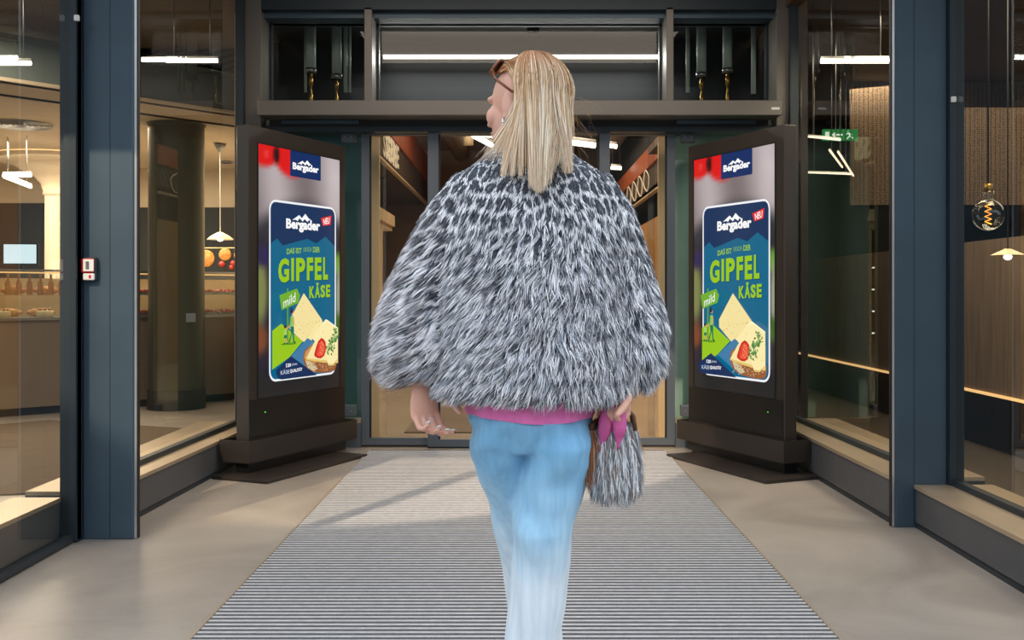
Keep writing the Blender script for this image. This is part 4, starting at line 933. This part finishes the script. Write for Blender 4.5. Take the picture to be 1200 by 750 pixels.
def woman():
    body = MB()
    # head frame: f = where she looks
    yaw = math.radians(52); f = Vector((-math.sin(yaw), math.cos(yaw), -.04)).normalized(); u = Vector((0, 0, 1)); l = u.cross(f).normalized(); u = f.cross(l)
    HC = Vector((.018, 2.205, 1.604))
    Rm = Matrix((l, f, u)).transposed()                  # local x = her left, y = forward, z = up
    def hp(x, y, z): return HC+Rm @ Vector((x, y, z))
    def he(x, y, z, rx, ry, rz): body.ell(hp(x, y, z), (rx, ry, rz), 0, 24, 16, Rm)
    he(0, -.012, .018, .073, .090, .078)                 # skull
    he(0, .030, -.030, .056, .056, .075)                 # face
    he(0, .052, -.080, .030, .030, .024)                 # chin
    he(0, .015, -.062, .050, .055, .036)                 # jaw
    for s in (-1, 1):
        he(s*.034, .058, -.022, .024, .022, .024)        # cheek
        he(s*.028, .067, .016, .022, .011, .009)         # brow
        he(s*.073, -.005, -.012, .007, .017, .028)       # ear
        he(s*.073, .002, -.034, .006, .009, .010)
        he(s*.010, .096, -.030, .007, .008, .007)        # nostril
    rings = []
    for y, z, w in ((.080, .016, .007), (.092, -.004, .0085), (.103, -.022, .010), (.100, -.034, .010)):
        rings.append([tuple(hp(w*math.cos(a), y-.006+.008*math.sin(a), z)) for a in [2*math.pi*q/10 for q in range(10)]])
    body.loft(rings)                                     # nose
    he(0, .086, -.052, .022, .009, .0055); he(0, .084, -.062, .018, .009, .006)   # lips
    # neck, torso
    def el(cx, cy, z, rx, ry, n=24): return [(cx+rx*math.cos(2*math.pi*q/n), cy+ry*math.sin(2*math.pi*q/n), z) for q in range(n)]
    body.loft([el(.02, 2.20, 1.38, .09, .075), el(.02, 2.20, 1.44, .062, .062), el(.02, 2.20, 1.50, .052, .055), el(.02, 2.205, 1.58, .052, .058)])
    body.loft([el(.024, 2.20, .895, .098, .085), el(.024, 2.20, .93, .118, .10), el(.024, 2.20, 1.02, .112, .095), el(.024, 2.20, 1.10, .118, .095), el(.024, 2.21, 1.22, .135, .105), el(.022, 2.21, 1.34, .155, .10), el(.022, 2.205, 1.41, .14, .085), el(.02, 2.20, 1.45, .07, .06)])
    # arms: shoulder, elbow, wrist
    LW = Vector((-.205, 2.155, 1.018)); RW = Vector((.210, 2.165, 1.018))
    body.tube([(-.12, 2.205, 1.40), (-.165, 2.215, 1.30), (-.20, 2.225, 1.19), (-.205, 2.20, 1.08), LW], [.052, .047, .040, .036, .025], 0, 16)
    body.tube([(.165, 2.205, 1.40), (.20, 2.22, 1.30), (.228, 2.235, 1.20), (.225, 2.20, 1.10), RW], [.052, .047, .040, .036, .025], 0, 16)
    ltips, lth = hand(body, LW, (.10, -.02, -1), (.62, -.78, 0), (.42, .72, .45), .75, .90)
    rtips, rth = hand(body, RW, (-.05, -.02, -1), (-.55, -.8, 0), (1.0, 1.35, 1.0), .9, .88, .02)
    # legs, feet
    RL = [(.088, 2.20, .86), (.066, 2.20, .72), (.048, 2.19, .52), (.030, 2.20, .28), (.025, 2.215, .09)]
    LL = [(-.040, 2.20, .86), (-.005, 2.28, .72), (.020, 2.38, .52), (.040, 2.46, .28), (.048, 2.50, .095)]
    for L in (RL, LL):
        body.tube(L, [.056, .048, .038, .036, .028], 0, 18)
        a = Vector(L[-1]); body.tube([a+Vector((0, -.05, -.05)), a+Vector((0, .03, -.045)), a+Vector((0, .13, -.062))], [.028, .034, .022], 0, 12)
    body.T = None
    me = remesh(body, .0034, M['skin'], 3, 'person'); v = np_verts(me)-np.array(ORG); me.vertices.foreach_set('co', v.ravel()); me.update()
    pr = bpy.data.objects.new('person', me); COL.objects.link(pr); pr.location = ORG
    tag(pr, 'person seen from behind walking in, leopard fur jacket, light blue jeans, long blonde hair', 'person')
    O = pr
    # eyes
    for s in (-1, 1):
        b = MB(); b.ell(hp(s*.029, .0645, -.004), (.0112,)*3, 0, 16, 10); b.ell(hp(s*.029, .0730, -.004), (.0048,)*3, 1, 12, 8); b.build('eye', [M['white'], M['dark']], O, True)
    # nails
    for (p, vv, nn) in ltips:
        b = MB(); R3 = Matrix((vv.cross(nn).normalized(), vv, nn)).transposed(); b.ell(p+nn*.0045+vv*.004, (.0048, .0085, .0022), 0, 12, 6, R3); b.build('fingernail', M['white'], O, True)
    # rings and bracelet
    def torus(c, axis, R, r, name, mat, sx=1.0):
        axis = Vector(axis).normalized(); q = axis.to_track_quat('Z', 'Y'); b = MB()
        pts = [Vector(c)+q @ Vector((R*math.cos(a), R*sx*math.sin(a), 0)) for a in np.linspace(0, 2*math.pi, 25)]
        b.tube(pts, r, 0, 8); return b.build(name, mat, O, True)
    silver = material('polished_silver', (225, 226, 230), .15, 1, .02, 20)
    W = LW; d = Vector((.10, -.02, -1)).normalized(); palm = Vector((.62, -.78, 0)); palm = (palm-d*palm.dot(d)).normalized(); t = palm.cross(d).normalized()
    for off, rr in ((.010, .0100), (-.0095, .0096)):
        torus(W+d*(.080*.92+.014)+t*off*.92+palm*.004, d*.85+palm*.5, rr, .0017, 'finger_ring', silver)
    torus(W-d*.012+Vector((-.006, 0, .0)), d, .032, .0028, 'bracelet', silver, .8)
    er = hp(.080, .002, -.052)
    torus(er, Rm @ Vector((.55, 1, 0)), .0135, .0022, 'hoop_earring', silver)
    # sunglasses pushed up on the hair
    gl = MB()
    tort = material('tortoiseshell_acetate', (120, 62, 26), .25, 0, .3, 60)
    top = [hp(.088*math.sin(a), -.012+.108*math.cos(a)*.80, .076+.006*math.cos(a)) for a in np.linspace(-1.25, 1.25, 19)]
    def onh(lx, a_, k=1.0):
        c_ = math.sqrt(max(0, 1-(lx/.098)**2)); return hp(lx, -.018+.108*k*c_*math.sin(a_), .020+.101*k*c_*math.cos(a_))
    g = MB(); g.tube([onh(x, .80+.25*abs(x)/.07*0, 1.02) for x in np.linspace(-.012, .012, 5)], .003, 0, 8)
    sg = g.build('sunglasses', tort, O, True)
    lensm = material('dark_lens', (50, 30, 24), .1, 0, .02, 5)
    for s in (-1, 1):
        pts = [onh(s*.038+.027*math.cos(a), .80+.20*math.sin(a), 1.01) for a in np.linspace(0, 2*math.pi, 25)]
        fr_ = MB(); fr_.tube(pts, .0032, 0, 8); fr_.build('rim', tort, O, True)
        ln_ = MB(); c_ = onh(s*.038, .80, 1.035); ln_.add([tuple(c_)]+[tuple(p_) for p_ in pts[:-1]], [(0, i+1, (i+1) % 24+1) for i in range(24)], 0, True); ln_.build('lens', lensm, O, True)
        tm = MB(); tm.tube([onh(s*.064, .80, 1.01), hp(s*.088, .015, .045), hp(s*.088, -.03, .010)], .003, 0, 8); tm.build('temple', tort, O, True)
    return pr, hp, Rm, HC, RW, el

PR, hp, Rm, HC, RW, el = woman()

# ---- jeans
def jeans():
    J = MB()
    J.loft([el(.024, 2.20, .985, .124, .108), el(.024, 2.20, .93, .136, .122), el(.026, 2.20, .90, .124, .110), el(.024, 2.20, .868, .10, .092)])
    def leg(secs):
        J.loft([[(cx+rx*math.cos(a), cy+ry*math.sin(a), z) for a in [2*math.pi*q/28 for q in range(28)]] for cx, cy, z, rx, ry in secs][::-1])
    leg([(.088, 2.195, .93, .060, .108), (.087, 2.185, .88, .073, .118), (.085, 2.185, .84, .075, .108), (.073, 2.185, .80, .070, .092), (.058, 2.18, .74, .069, .086), (.051, 2.165, .70, .068, .082), (.046, 2.175, .64, .062, .078), (.040, 2.18, .55, .060, .078), (.030, 2.19, .46, .058, .080), (.027, 2.195, .30, .068, .092), (.025, 2.20, .12, .082, .11), (.025, 2.205, .035, .090, .122)])
    leg([(-.042, 2.205, .93, .056, .108), (-.042, 2.215, .88, .064, .114), (-.040, 2.23, .84, .064, .104), (-.020, 2.25, .79, .066, .09), (-.003, 2.29, .72, .064, .085), (.010, 2.33, .64, .060, .08), (.022, 2.37, .56, .058, .078), (.036, 2.41, .46, .060, .08), (.042, 2.45, .30, .070, .092), (.048, 2.49, .12, .082, .11), (.048, 2.50, .035, .09, .12)])
    m = bpy.data.materials.new('sunlit_fade_denim'); m.use_nodes = True; nt = m.node_tree; N = nt.nodes; L = nt.links; b = N['Principled BSDF']
    b.inputs['Roughness'].default_value = .85; b.inputs['Specular IOR Level'].default_value = .15; b.inputs['Sheen Weight'].default_value = .2
    tc = N.new('ShaderNodeTexCoord'); mp = N.new('ShaderNodeMapping'); mp.inputs['Scale'].default_value = (1, 1, .12); nz = N.new('ShaderNodeTexNoise'); nz.inputs['Scale'].default_value = 70; nz.inputs['Detail'].default_value = 6
    L.new(tc.outputs['Object'], mp.inputs[0]); L.new(mp.outputs[0], nz.inputs[0])
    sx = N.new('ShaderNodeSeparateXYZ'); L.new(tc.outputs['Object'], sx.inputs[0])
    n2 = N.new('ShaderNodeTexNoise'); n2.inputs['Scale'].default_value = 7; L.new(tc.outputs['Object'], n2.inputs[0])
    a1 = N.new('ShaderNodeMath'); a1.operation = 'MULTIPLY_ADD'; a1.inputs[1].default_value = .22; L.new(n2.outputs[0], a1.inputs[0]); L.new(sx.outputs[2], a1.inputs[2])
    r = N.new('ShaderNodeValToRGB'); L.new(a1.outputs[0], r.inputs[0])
    r.color_ramp.elements[0].position = .68; r.color_ramp.elements[0].color = (*lin((232, 243, 250)), 1)  # sunlit, blurred paleness of the lower legs put into the denim colour
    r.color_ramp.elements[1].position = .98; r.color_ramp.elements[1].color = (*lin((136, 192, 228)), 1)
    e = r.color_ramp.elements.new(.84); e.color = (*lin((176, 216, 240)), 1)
    mx = N.new('ShaderNodeMix'); mx.data_type = 'RGBA'; mx.blend_type = 'MULTIPLY'; mx.inputs[0].default_value = 1
    r3 = N.new('ShaderNodeValToRGB'); r3.color_ramp.elements[0].position = .3; r3.color_ramp.elements[0].color = (.78, .82, .86, 1); r3.color_ramp.elements[1].position = .7; r3.color_ramp.elements[1].color = (1, 1, 1, 1); L.new(nz.outputs[0], r3.inputs[0])
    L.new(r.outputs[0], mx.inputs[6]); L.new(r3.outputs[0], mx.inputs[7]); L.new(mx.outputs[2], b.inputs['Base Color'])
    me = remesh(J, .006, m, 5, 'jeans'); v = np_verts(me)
    nn = np.empty(len(me.vertices)*3); me.vertices.foreach_get('normal', nn); nn = nn.reshape(-1, 3)
    z = v[:, 2]; x = v[:, 0]
    fold = .0035*np.sin(z*46+x*38+1.5*np.sin(x*30))*np.exp(-((z-.72)/.12)**2)+.0028*np.sin(x*90+z*9)*np.exp(-((z-.5)/.25)**2)+.003*np.sin(z*60-x*60)*np.exp(-((z-.87)/.07)**2)
    v = v+nn*fold[:, None]-np.array(ORG); me.vertices.foreach_set('co', v.ravel()); me.update()
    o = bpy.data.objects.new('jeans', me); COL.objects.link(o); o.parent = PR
    # stitched side seams, back pockets
    thread = material('pale_thread', (150, 190, 214), .8, 0, .1, 60)
    for s, cx in ((1, .094), (-1, -.044)):
        b = MB(); pk = [(cx-.045, 2.0, .945), (cx+.045, 2.0, .945), (cx+.045, 2.0, .87), (cx, 2.0, .845), (cx-.045, 2.0, .87)]
    return o
jeans()
# ---- pink top under the jacket
b = MB(); b.loft([el(.026, 2.20, .938, .1385, .124, 48), el(.026, 2.20, .95, .1395, .127, 48), el(.026, 2.20, 1.0, .137, .122, 48), el(.026, 2.20, 1.06, .128, .108, 48)], 0, True, False)
b.loft([el(.026, 2.20, .938, .1365, .122, 48), el(.026, 2.20, 1.06, .126, .106, 48)], 0, True, False)
for i, (x, y, z) in enumerate(b.v):
    a = math.atan2(y-2.2, x-.026); b.v[i] = (x+.003*math.sin(a*11), y+.003*math.sin(a*9), z+(.006*math.sin(a*2+1) if z < .96 else 0))
b.build('pink_top', material('pink_knit', (236, 120, 186), .85, 0, .08, 60, sheen=.3), PR, True)
# ---- shoes
for nm, (x, y) in (('shoe', (.025, 2.21)), ('shoe', (.048, 2.50))):
    b = MB()
    out = [(x+.046*math.cos(a)*(1+.12*math.sin(a)), y+.05+.135*math.sin(a)) for a in [2*math.pi*q/28 for q in range(28)]]
    b.loft([[(px_, py_, 0.003) for px_, py_ in out], [(px_, py_, .028) for px_, py_ in out]], 1, False)
    def sc(k, dy, z): return [((px_-x)*k+x, (py_-y-.05)*k*(1 if True else 1)+y+.05+dy, z) for px_, py_ in out]
    b.loft([sc(.96, 0, .028), sc(.93, -.004, .05), [((px_-x)*.80+x, (py_-y-.05)*.62+y+.01, .075) for px_, py_ in out], [((px_-x)*.68+x, (py_-y-.05)*.36+y-.015, .10) for px_, py_ in out]], 0, True)
    b.build('shoe', [M['white'], M['pastry']], PR, True)

# ---- fur jacket
def fur_jacket():
    J = MB()
    T = [(.985, .028, 2.20, .200, .150), (1.002, .030, 2.20, .218, .172), (1.06, .032, 2.20, .215, .172), (1.16, .032, 2.20, .205, .165), (1.26, .032, 2.20, .195, .155), (1.34, .032, 2.20, .188, .142), (1.41, .030, 2.20, .178, .122), (1.455, .028, 2.20, .152, .102), (1.485, .025, 2.20, .108, .082), (1.515, .022, 2.20, .072, .066)]
    J.loft([el(cx, cy, z, rx, ry, 40) for z, cx, cy, rx, ry in T])
    J.tube([(-.085, 2.20, 1.43), (-.135, 2.21, 1.35), (-.165, 2.215, 1.27), (-.192, 2.21, 1.19), (-.212, 2.19, 1.11), (-.215, 2.17, 1.055), (-.208, 2.165, 1.02)], [.058, .070, .078, .085, .088, .084, .060], 0, 28)
    J.tube([(.140, 2.20, 1.43), (.182, 2.21, 1.36), (.205, 2.22, 1.28), (.222, 2.21, 1.20), (.236, 2.19, 1.12), (.236, 2.175, 1.06), (.225, 2.17, 1.02)], [.060, .066, .068, .070, .074, .070, .052], 0, 28)
    skinm = material('fur_lining', (74, 82, 94), .95, 0, .15, 40)
    me = remesh(J, .009, skinm, 4, 'fur_jacket'); base = me.copy()
    v = np_verts(me)-np.array(ORG); me.vertices.foreach_set('co', v.ravel()); me.update()
    o = bpy.data.objects.new('fur_jacket', me); COL.objects.link(o); o.parent = PR
    n = 78000
    p, nn = sample(base, n, lambda c, m_: np.where(c[:, 1] > 2.24, .55, 1.2)*np.where(m_[:, 2] < -.85, .3, 1))
    z = p[:, 2]; x = p[:, 0]
    g = np.zeros_like(p); g[:, 2] = -1
    def cells(q, s, seed):
        r2 = np.random.default_rng(seed); G = 64; off = r2.uniform(-.34, .34, (G, G, 2)); rnd = r2.random((G, G))
        c = np.floor(q/s).astype(int); F1 = np.full(len(q), 9.); F2 = np.full(len(q), 9.); ID = np.zeros(len(q))
        for i in (-1, 0, 1):
            for j in (-1, 0, 1):
                ci = c+np.array([i, j]); o_ = off[ci[:, 0] % G, ci[:, 1] % G]; dd = np.linalg.norm((ci+.5+o_)-q/s, axis=1)
                nf = dd < F1; F2 = np.where(nf, F1, np.minimum(F2, dd)); ID = np.where(nf, rnd[ci[:, 0] % G, ci[:, 1] % G], ID); F1 = np.where(nf, dd, F1)
        return F1, F2, ID
    # the nap sweeps down and, on her left half, out to the left
    k = np.clip((.12-x)/.34, 0, 1)*np.clip((1.46-z)/.22, 0, 1)
    g[:, 0] = -k*1.55; g[:, 1] = 0
    g[:, 0] += .12*np.clip((x-.15)/.1, 0, 1)
    _, _, CID = cells(np.stack([x*1.0+p[:, 1]*.7, z*.8], 1), .0105, 9); low = np.clip((1.46-z)/.16, .25, 1)
    g[:, 0] += (CID-.5)*1.1*low; g += rng.normal(0, .10, g.shape)
    sw = np.sin(x*31+z*17)+np.sin(z*43-x*21); g[:, 0] += .12*sw
    g = nrm(g); gt = nrm(g-nn*np.sum(g*nn, 1, keepdims=True)+1e-6)
    ln = (.008+.030*np.clip((1.46-z)/.22, 0, 1))*rng.uniform(.7, 1.25, n)
    lift = rng.uniform(.30, .75, n)[:, None]
    d0 = nrm(gt+nn*lift*1.1); d1 = nrm(gt+nn*lift*.55+g*.15); d2 = nrm(gt*.8+nn*lift*.15+g*.5)
    P0 = p-nn*.001; P1 = P0+d0*(ln*.34)[:, None]; P2 = P1+d1*(ln*.34)[:, None]; P3 = P2+d2*(ln*.32)[:, None]
    paths = np.stack([P0, P1, P2, P3], 1)
    side = nrm(np.cross(gt, nn)+rng.normal(0, .35, p.shape))
    w0 = rng.uniform(.0012, .0026, n)
    width = w0[:, None]*np.array([1, 1, .75, .15])[None, :]
    # leopard pattern: cells on the unwrapped surface
    ang = np.arctan2(x-.03, 2.2-p[:, 1]); qq = np.stack([ang*.17+.12*(x-.03)+.004*np.sin(z*90), z*.86+.004*np.sin(x*80)], 1)
    F1, F2, ID = cells(qq, .0275, 5)
    white = LN((244, 243, 246)); dark = LN((44, 52, 66)); grey = LN((132, 134, 142)); blue = LN((176, 186, 204))
    edge = F2-F1
    col = np.where((edge < .215)[:, None], white, dark)
    ctr = (F1 < .17) & (ID > .35); col = np.where(ctr[:, None], grey, col)
    # long guard hairs lower down: paler, more mixed
    mixp = np.clip((1.42-z)/.30, 0, 1)*.40; rp = rng.random(n)
    alt = np.where((rng.random(n) < .5)[:, None], white*.92, np.where((rng.random(n) < .5)[:, None], grey, blue)); col = np.where((rp < mixp)[:, None], alt, col)
    col = col*(rng.uniform(.86, 1.1, n)*(.80+.36*CID))[:, None]
    warm = LN((226, 196, 190)); wk = np.clip((-.12-x)/.16, 0, 1)*.35*(rng.random(n) < .4); col = col*(1-wk[:, None])+warm*wk[:, None]
    tip = col*.72+white*.28
    cols = np.stack([col*.92, col, col*.9+tip*.1, tip], 1)
    ribbons('fur', paths, side, width, np.clip(cols, 0, 1), attr_mat('fur_hair', 0, .62, .25, .3), o, ORG)
    return o
fur_jacket()

# ---- hair
def hair():
    blond = [LN((238, 216, 184)), LN((228, 192, 146)), LN((198, 158, 112)), LN((240, 226, 204)), LN((170, 126, 84))]
    root = [LN((186, 114, 60)), LN((160, 98, 54)), LN((204, 146, 92))]
    hm = attr_mat('blonde_hair', 0, .42, .5)
    cap = MB()
    Ri = np.array(Rm)
    def q(lx, ly, lz): return np.array(hp(lx, ly, lz))
    # scalp cap and inner mass that the strands lie on
    cap.ell(hp(.0, -.026, .020), (.070, .066, .078), 0, 28, 16, Rm)
    cap.loft([el(.034, 2.18, 1.60, .064, .062), el(.036, 2.16, 1.555, .058, .052), el(.037, 2.13, 1.51, .048, .036), el(.040, 2.09, 1.47, .036, .014), el(.041, 2.072, 1.43, .016, .006)][::-1])
    mm = material('hair_mass', (176, 136, 92), .5, 0, .2, 40, stretch=(1, 1, .08))
    me = remesh(cap, .006, mm, 4, 'hair')
    v = np_verts(me)
    # keep the face free: push the mass back behind the hairline
    loc = (v-np.array(HC)) @ Ri
    v2 = v-np.array(ORG); me.vertices.foreach_set('co', v2.ravel()); me.update()
    ho = bpy.data.objects.new('hair', me); COL.objects.link(ho); ho.parent = PR
    n = 8000; K = 15
    phi = rng.uniform(-math.pi, math.pi, n)             # 0 = back of the head, +-pi = forehead
    phi = np.where(rng.random(n) < .10, rng.uniform(.85, 1.28, n), phi)
    paths = np.zeros((n, K, 3)); cols = np.zeros((n, K, 3)); sides = np.zeros((n, K, 3))
    for i in range(n):
        ph = phi[i]; lim = 1.42 if ph > 0 else 1.75; back = abs(ph) < lim
        # local head coordinates: x her left, y forward
        sx, sy = math.sin(ph), -math.cos(ph)
        if not back:
            # front hair is combed back over the crown from the hairline, then falls like the rest
            ph2 = math.copysign(lim-.02-rng.random()**1.5*(lim-.3), ph); sx2, sy2 = math.sin(ph2), -math.cos(ph2)
        pts = []
        R = np.array([.076, .089, .085])+(.004 if back else 0)+rng.uniform(0, .004)
        cz = .020; cy = -.012
        if back:
            th0 = rng.uniform(.02, .75)
            te_ = rng.uniform(1.15, 1.95)
            for t in np.linspace(th0, te_, 7): pts.append(q(R[0]*math.sin(t)*sx, cy+R[1]*math.sin(t)*sy, cz+R[2]*math.cos(t)))
        else:
            pf = abs(ph); th0 = 1.0-.22*(pf-1.3)/1.84+rng.normal(0, .05)
            s0 = np.array([math.sin(th0)*sx, math.sin(th0)*sy, math.cos(th0)]); te = rng.uniform(1.25, 1.5)
            e0 = np.array([math.sin(te)*sx2, math.sin(te)*sy2, math.cos(te)]); om = math.acos(np.clip(s0 @ e0, -1, 1))
            for t in np.linspace(0, 1, 7):
                dv = (math.sin((1-t)*om)*s0+math.sin(t*om)*e0)/math.sin(om)+np.array([0, 0, .30*math.sin(math.pi*t)]); dv /= np.linalg.norm(dv)
                pts.append(q(R[0]*dv[0], cy+R[1]*dv[1], cz+R[2]*dv[2]))
        e = pts[-1]
        # fall: gather toward the middle of the back
        u_ = np.clip((e[0]-.040)/.062, -1.15, 1.15)
        grp = rng.random()
        frontside = e[1] > 2.235
        xt = .040+u_*.030+rng.normal(0, .004); zt = 1.398+.05*abs(u_)**1.5+rng.exponential(.032)
        if u_ < -.45:
            xt = -.014+.011*rng.integers(-1, 2)*1.6+rng.normal(0, .003); zt = 1.432+rng.exponential(.034)
            if grp < .06: xt = -.060+rng.normal(0, .014); zt = 1.462+rng.random()*.03
        elif u_ > .5 and grp < .6: xt = .098+rng.normal(0, .004); zt = 1.44+rng.exponential(.02)
        zt = min(zt, 1.50)
        yt = 2.083-.30*(1.50-zt)+rng.normal(0, .004)
        yt = max(yt, 2.042) if abs(xt-.03) < .09 else yt+.015
        mid = np.array([e[0]*.60+xt*.40, min(e[1], 2.19)*.55+yt*.45, e[2]*.52+zt*.48])
        m0 = np.array([e[0]-.004*u_, e[1]-.004, e[2]-.03]); T = np.array([xt, yt, zt])
        if u_ < -.3: mid[0] = max(mid[0], -.004); m0[0] = max(m0[0], -.020)
        for t in np.linspace(1/8, 1, 8):
            pts.append((1-t)**3*e+3*(1-t)**2*t*m0+3*(1-t)*t*t*mid+t**3*T)
        paths[i] = np.array(pts[:K])+rng.normal(0, .0005, 3)
        c = blond[rng.integers(0, 5)]*rng.uniform(.85, 1.1); 
        if u_ < -.3: c = c*.8+LN((226, 170, 110))*.2
        r_ = root[rng.integers(0, 3)]; light = rng.random() < (.34 if back else .25)
        rl = rng.uniform(1.5, 4.5)
        for k in range(K):
            t = k/(K-1); w = max(0, 1-t*rl); cc = c*(1-w)+r_*w
            cc = cc*(1-.4*max(0, t-.5)*2*.6)+LN((244, 234, 214))*(.4*max(0, t-.5)*2*.6); cols[i, k] = cc
    tang = np.gradient(paths, axis=1); ctr = np.array([.034, 2.2, 1.6]); outw = paths-ctr; outw[..., 2] *= .3
    sides = nrm(np.cross(tang, outw)+rng.normal(0, .15, (n, 1, 3))*.01)
    w = rng.uniform(.0010, .0026, n)[:, None]*np.concatenate([np.full(10, 1.), [.95, .85, .7, .5, .15]])[None, :]
    ribbons('hair_strands', paths, sides, w, np.clip(cols, 0, 1), hm, ho, ORG)
    # a few loose wisps
    n = 26; paths = np.zeros((n, K, 3)); cols = np.tile(LN((232, 198, 150)), (n, K, 1))
    for i in range(n):
        s = -1; a = q(s*.07, rng.uniform(-.09, -.03), rng.uniform(-.05, .02)); d = np.array([.03+rng.normal(0, .012), -.03+rng.normal(0, .02), -.05+rng.normal(0, .03)])
        for k in range(K): t = k/(K-1); paths[i, k] = a+d*t+np.array([.012*math.sin(3*t+i), 0, -.03*t*t])
    tang = np.gradient(paths, axis=1); sides = nrm(np.cross(tang, paths-ctr))
    ribbons('hair_wisps', paths, sides, np.full((n, K), .0007), cols, hm, ho, ORG)
hair()

# ---- handbag hanging from her right hand
def handbag():
    c = Vector((.204, 2.165, .776))
    t = thing('fur_handbag', 'shaggy grey fur handbag with pink scarf and tan tassel, hanging from the right hand', 'handbag', c)
    b = MB(); b.loft([[(.046*sx_*s, .036*sy_*s, z) for sx_, sy_ in [(math.copysign(abs(math.cos(a))**.5, math.cos(a)), math.copysign(abs(math.sin(a))**.5, math.sin(a))) for a in [2*math.pi*q/24 for q in range(24)]]] for z, s in ((.012, .7), (.02, .95), (.06, 1.03), (.11, .95), (.145, .80), (.155, .55))])
    me = remesh(b, .006, material('bag_leather_grey', (96, 100, 106), .8, 0, .1, 30), 3, 'bag_body'); o = bpy.data.objects.new('bag_body', me); COL.objects.link(o); o.parent = t
    n = 9000; p, nn = sample(me, n); g = np.tile(np.array([0., 0, -1]), (n, 1))+rng.normal(0, .12, (n, 3)); ln = rng.uniform(.022, .042, n)[:, None]; gt = nrm(g)
    # hairs grow in locks
    P1 = p+nrm(gt+nn*.6)*ln*.4; P2 = P1+nrm(gt+nn*.1)*ln*.35; P3 = P2+gt*ln*.3; paths = np.stack([p, P1, P2, P3], 1)
    lock = np.sin(np.arctan2(p[:, 1], p[:, 0])*17+p[:, 2]*30); cc = np.where((lock > .1)[:, None], LN((232, 234, 236)), LN((140, 142, 148)))*rng.uniform(.75, 1.1, n)[:, None]
    cc = np.where((rng.random(n) < .08)[:, None], LN((150, 112, 84)), cc)
    ribbons('bag_fur', paths, nrm(np.cross(gt, nn)+rng.normal(0, .3, (n, 3))), rng.uniform(.001, .0024, n)[:, None]*np.array([1, 1, .8, .2]), np.repeat(cc[:, None, :], 4, 1), attr_mat('bag_fur_hair', 0, .6, .25, .2), o, (0, 0, 0))
    # two handles up into the hand
    leather = material('brown_leather', (92, 56, 34), .45, 0, .1, 30)
    for y in (-.022, .022):
        b = MB(); b.tube([(-.036, y, .135), (-.032, y*.8, .165), (-.012, y*.3, .192), (0, y*.2, .198), (.014, y*.3, .192), (.036, y*.8, .165), (.040, y, .135)], .0045, 0, 8); b.build('handle', leather, t)
    # pink scarf knotted on the handle: two hanging ends
    pk = material('pink_silk', (206, 88, 150), .5, 0, .2, 30)
    b = MB(); 
    for x0, x1, z1, y in ((-.020, -.032, .095, -.040), (.006, .002, .100, -.046)):
        rings = []
        for k in range(8):
            u_ = k/7; x = x0+(x1-x0)*u_; z = .185+(z1-.185)*u_; w = .004+.011*math.sin(math.pi*min(1, u_*1.1+.1)**1.0)**.8
            rings.append([(x+w*math.cos(a), y+.5*w*math.sin(a)+.004*math.sin(u_*9), z) for a in [2*math.pi*q/12 for q in range(12)]])
        b.loft(rings)
    b.ell((-.008, -.036, .183), (.016, .012, .010), 0, 14, 10); b.build('scarf', pk, t)
    # tan fringe tassel
    b = MB(); b.tube([(-.040, -.012, .158), (-.050, -.014, .145), (-.052, -.014, .12)], [.004, .008, .012], 0, 10); tb = b.build('tassel', leather, t)
    n = 800; a = rng.uniform(0, 2*math.pi, n); r = np.sqrt(rng.random(n)); p0 = np.stack([-.052+.010*r*np.cos(a), -.014+.010*r*np.sin(a), np.full(n, .135)], 1)
    ln = rng.uniform(.07, .125, n); sp = np.stack([np.cos(a)*r*.012+.004, np.sin(a)*r*.012, -ln], 1)
    paths = np.stack([p0, p0+sp*np.array([1.2, 1.2, .33]), p0+sp*np.array([1.3, 1.3, .66]), p0+sp], 1)
    cc = np.where((rng.random(n) < .5)[:, None], LN((208, 152, 112)), LN((150, 98, 66)))*rng.uniform(.8, 1.1, n)[:, None]
    ribbons('tassel_fringe', paths, nrm(np.stack([np.cos(a+1.57), np.sin(a+1.57), 0*a], 1)+rng.normal(0, .4, (n, 3))), np.full((n, 4), .0018)*np.array([1, 1, .9, .3]), np.repeat(cc[:, None, :], 4, 1), attr_mat('tan_fringe', 0, .6), tb, (0, 0, 0))
    return t
handbag()
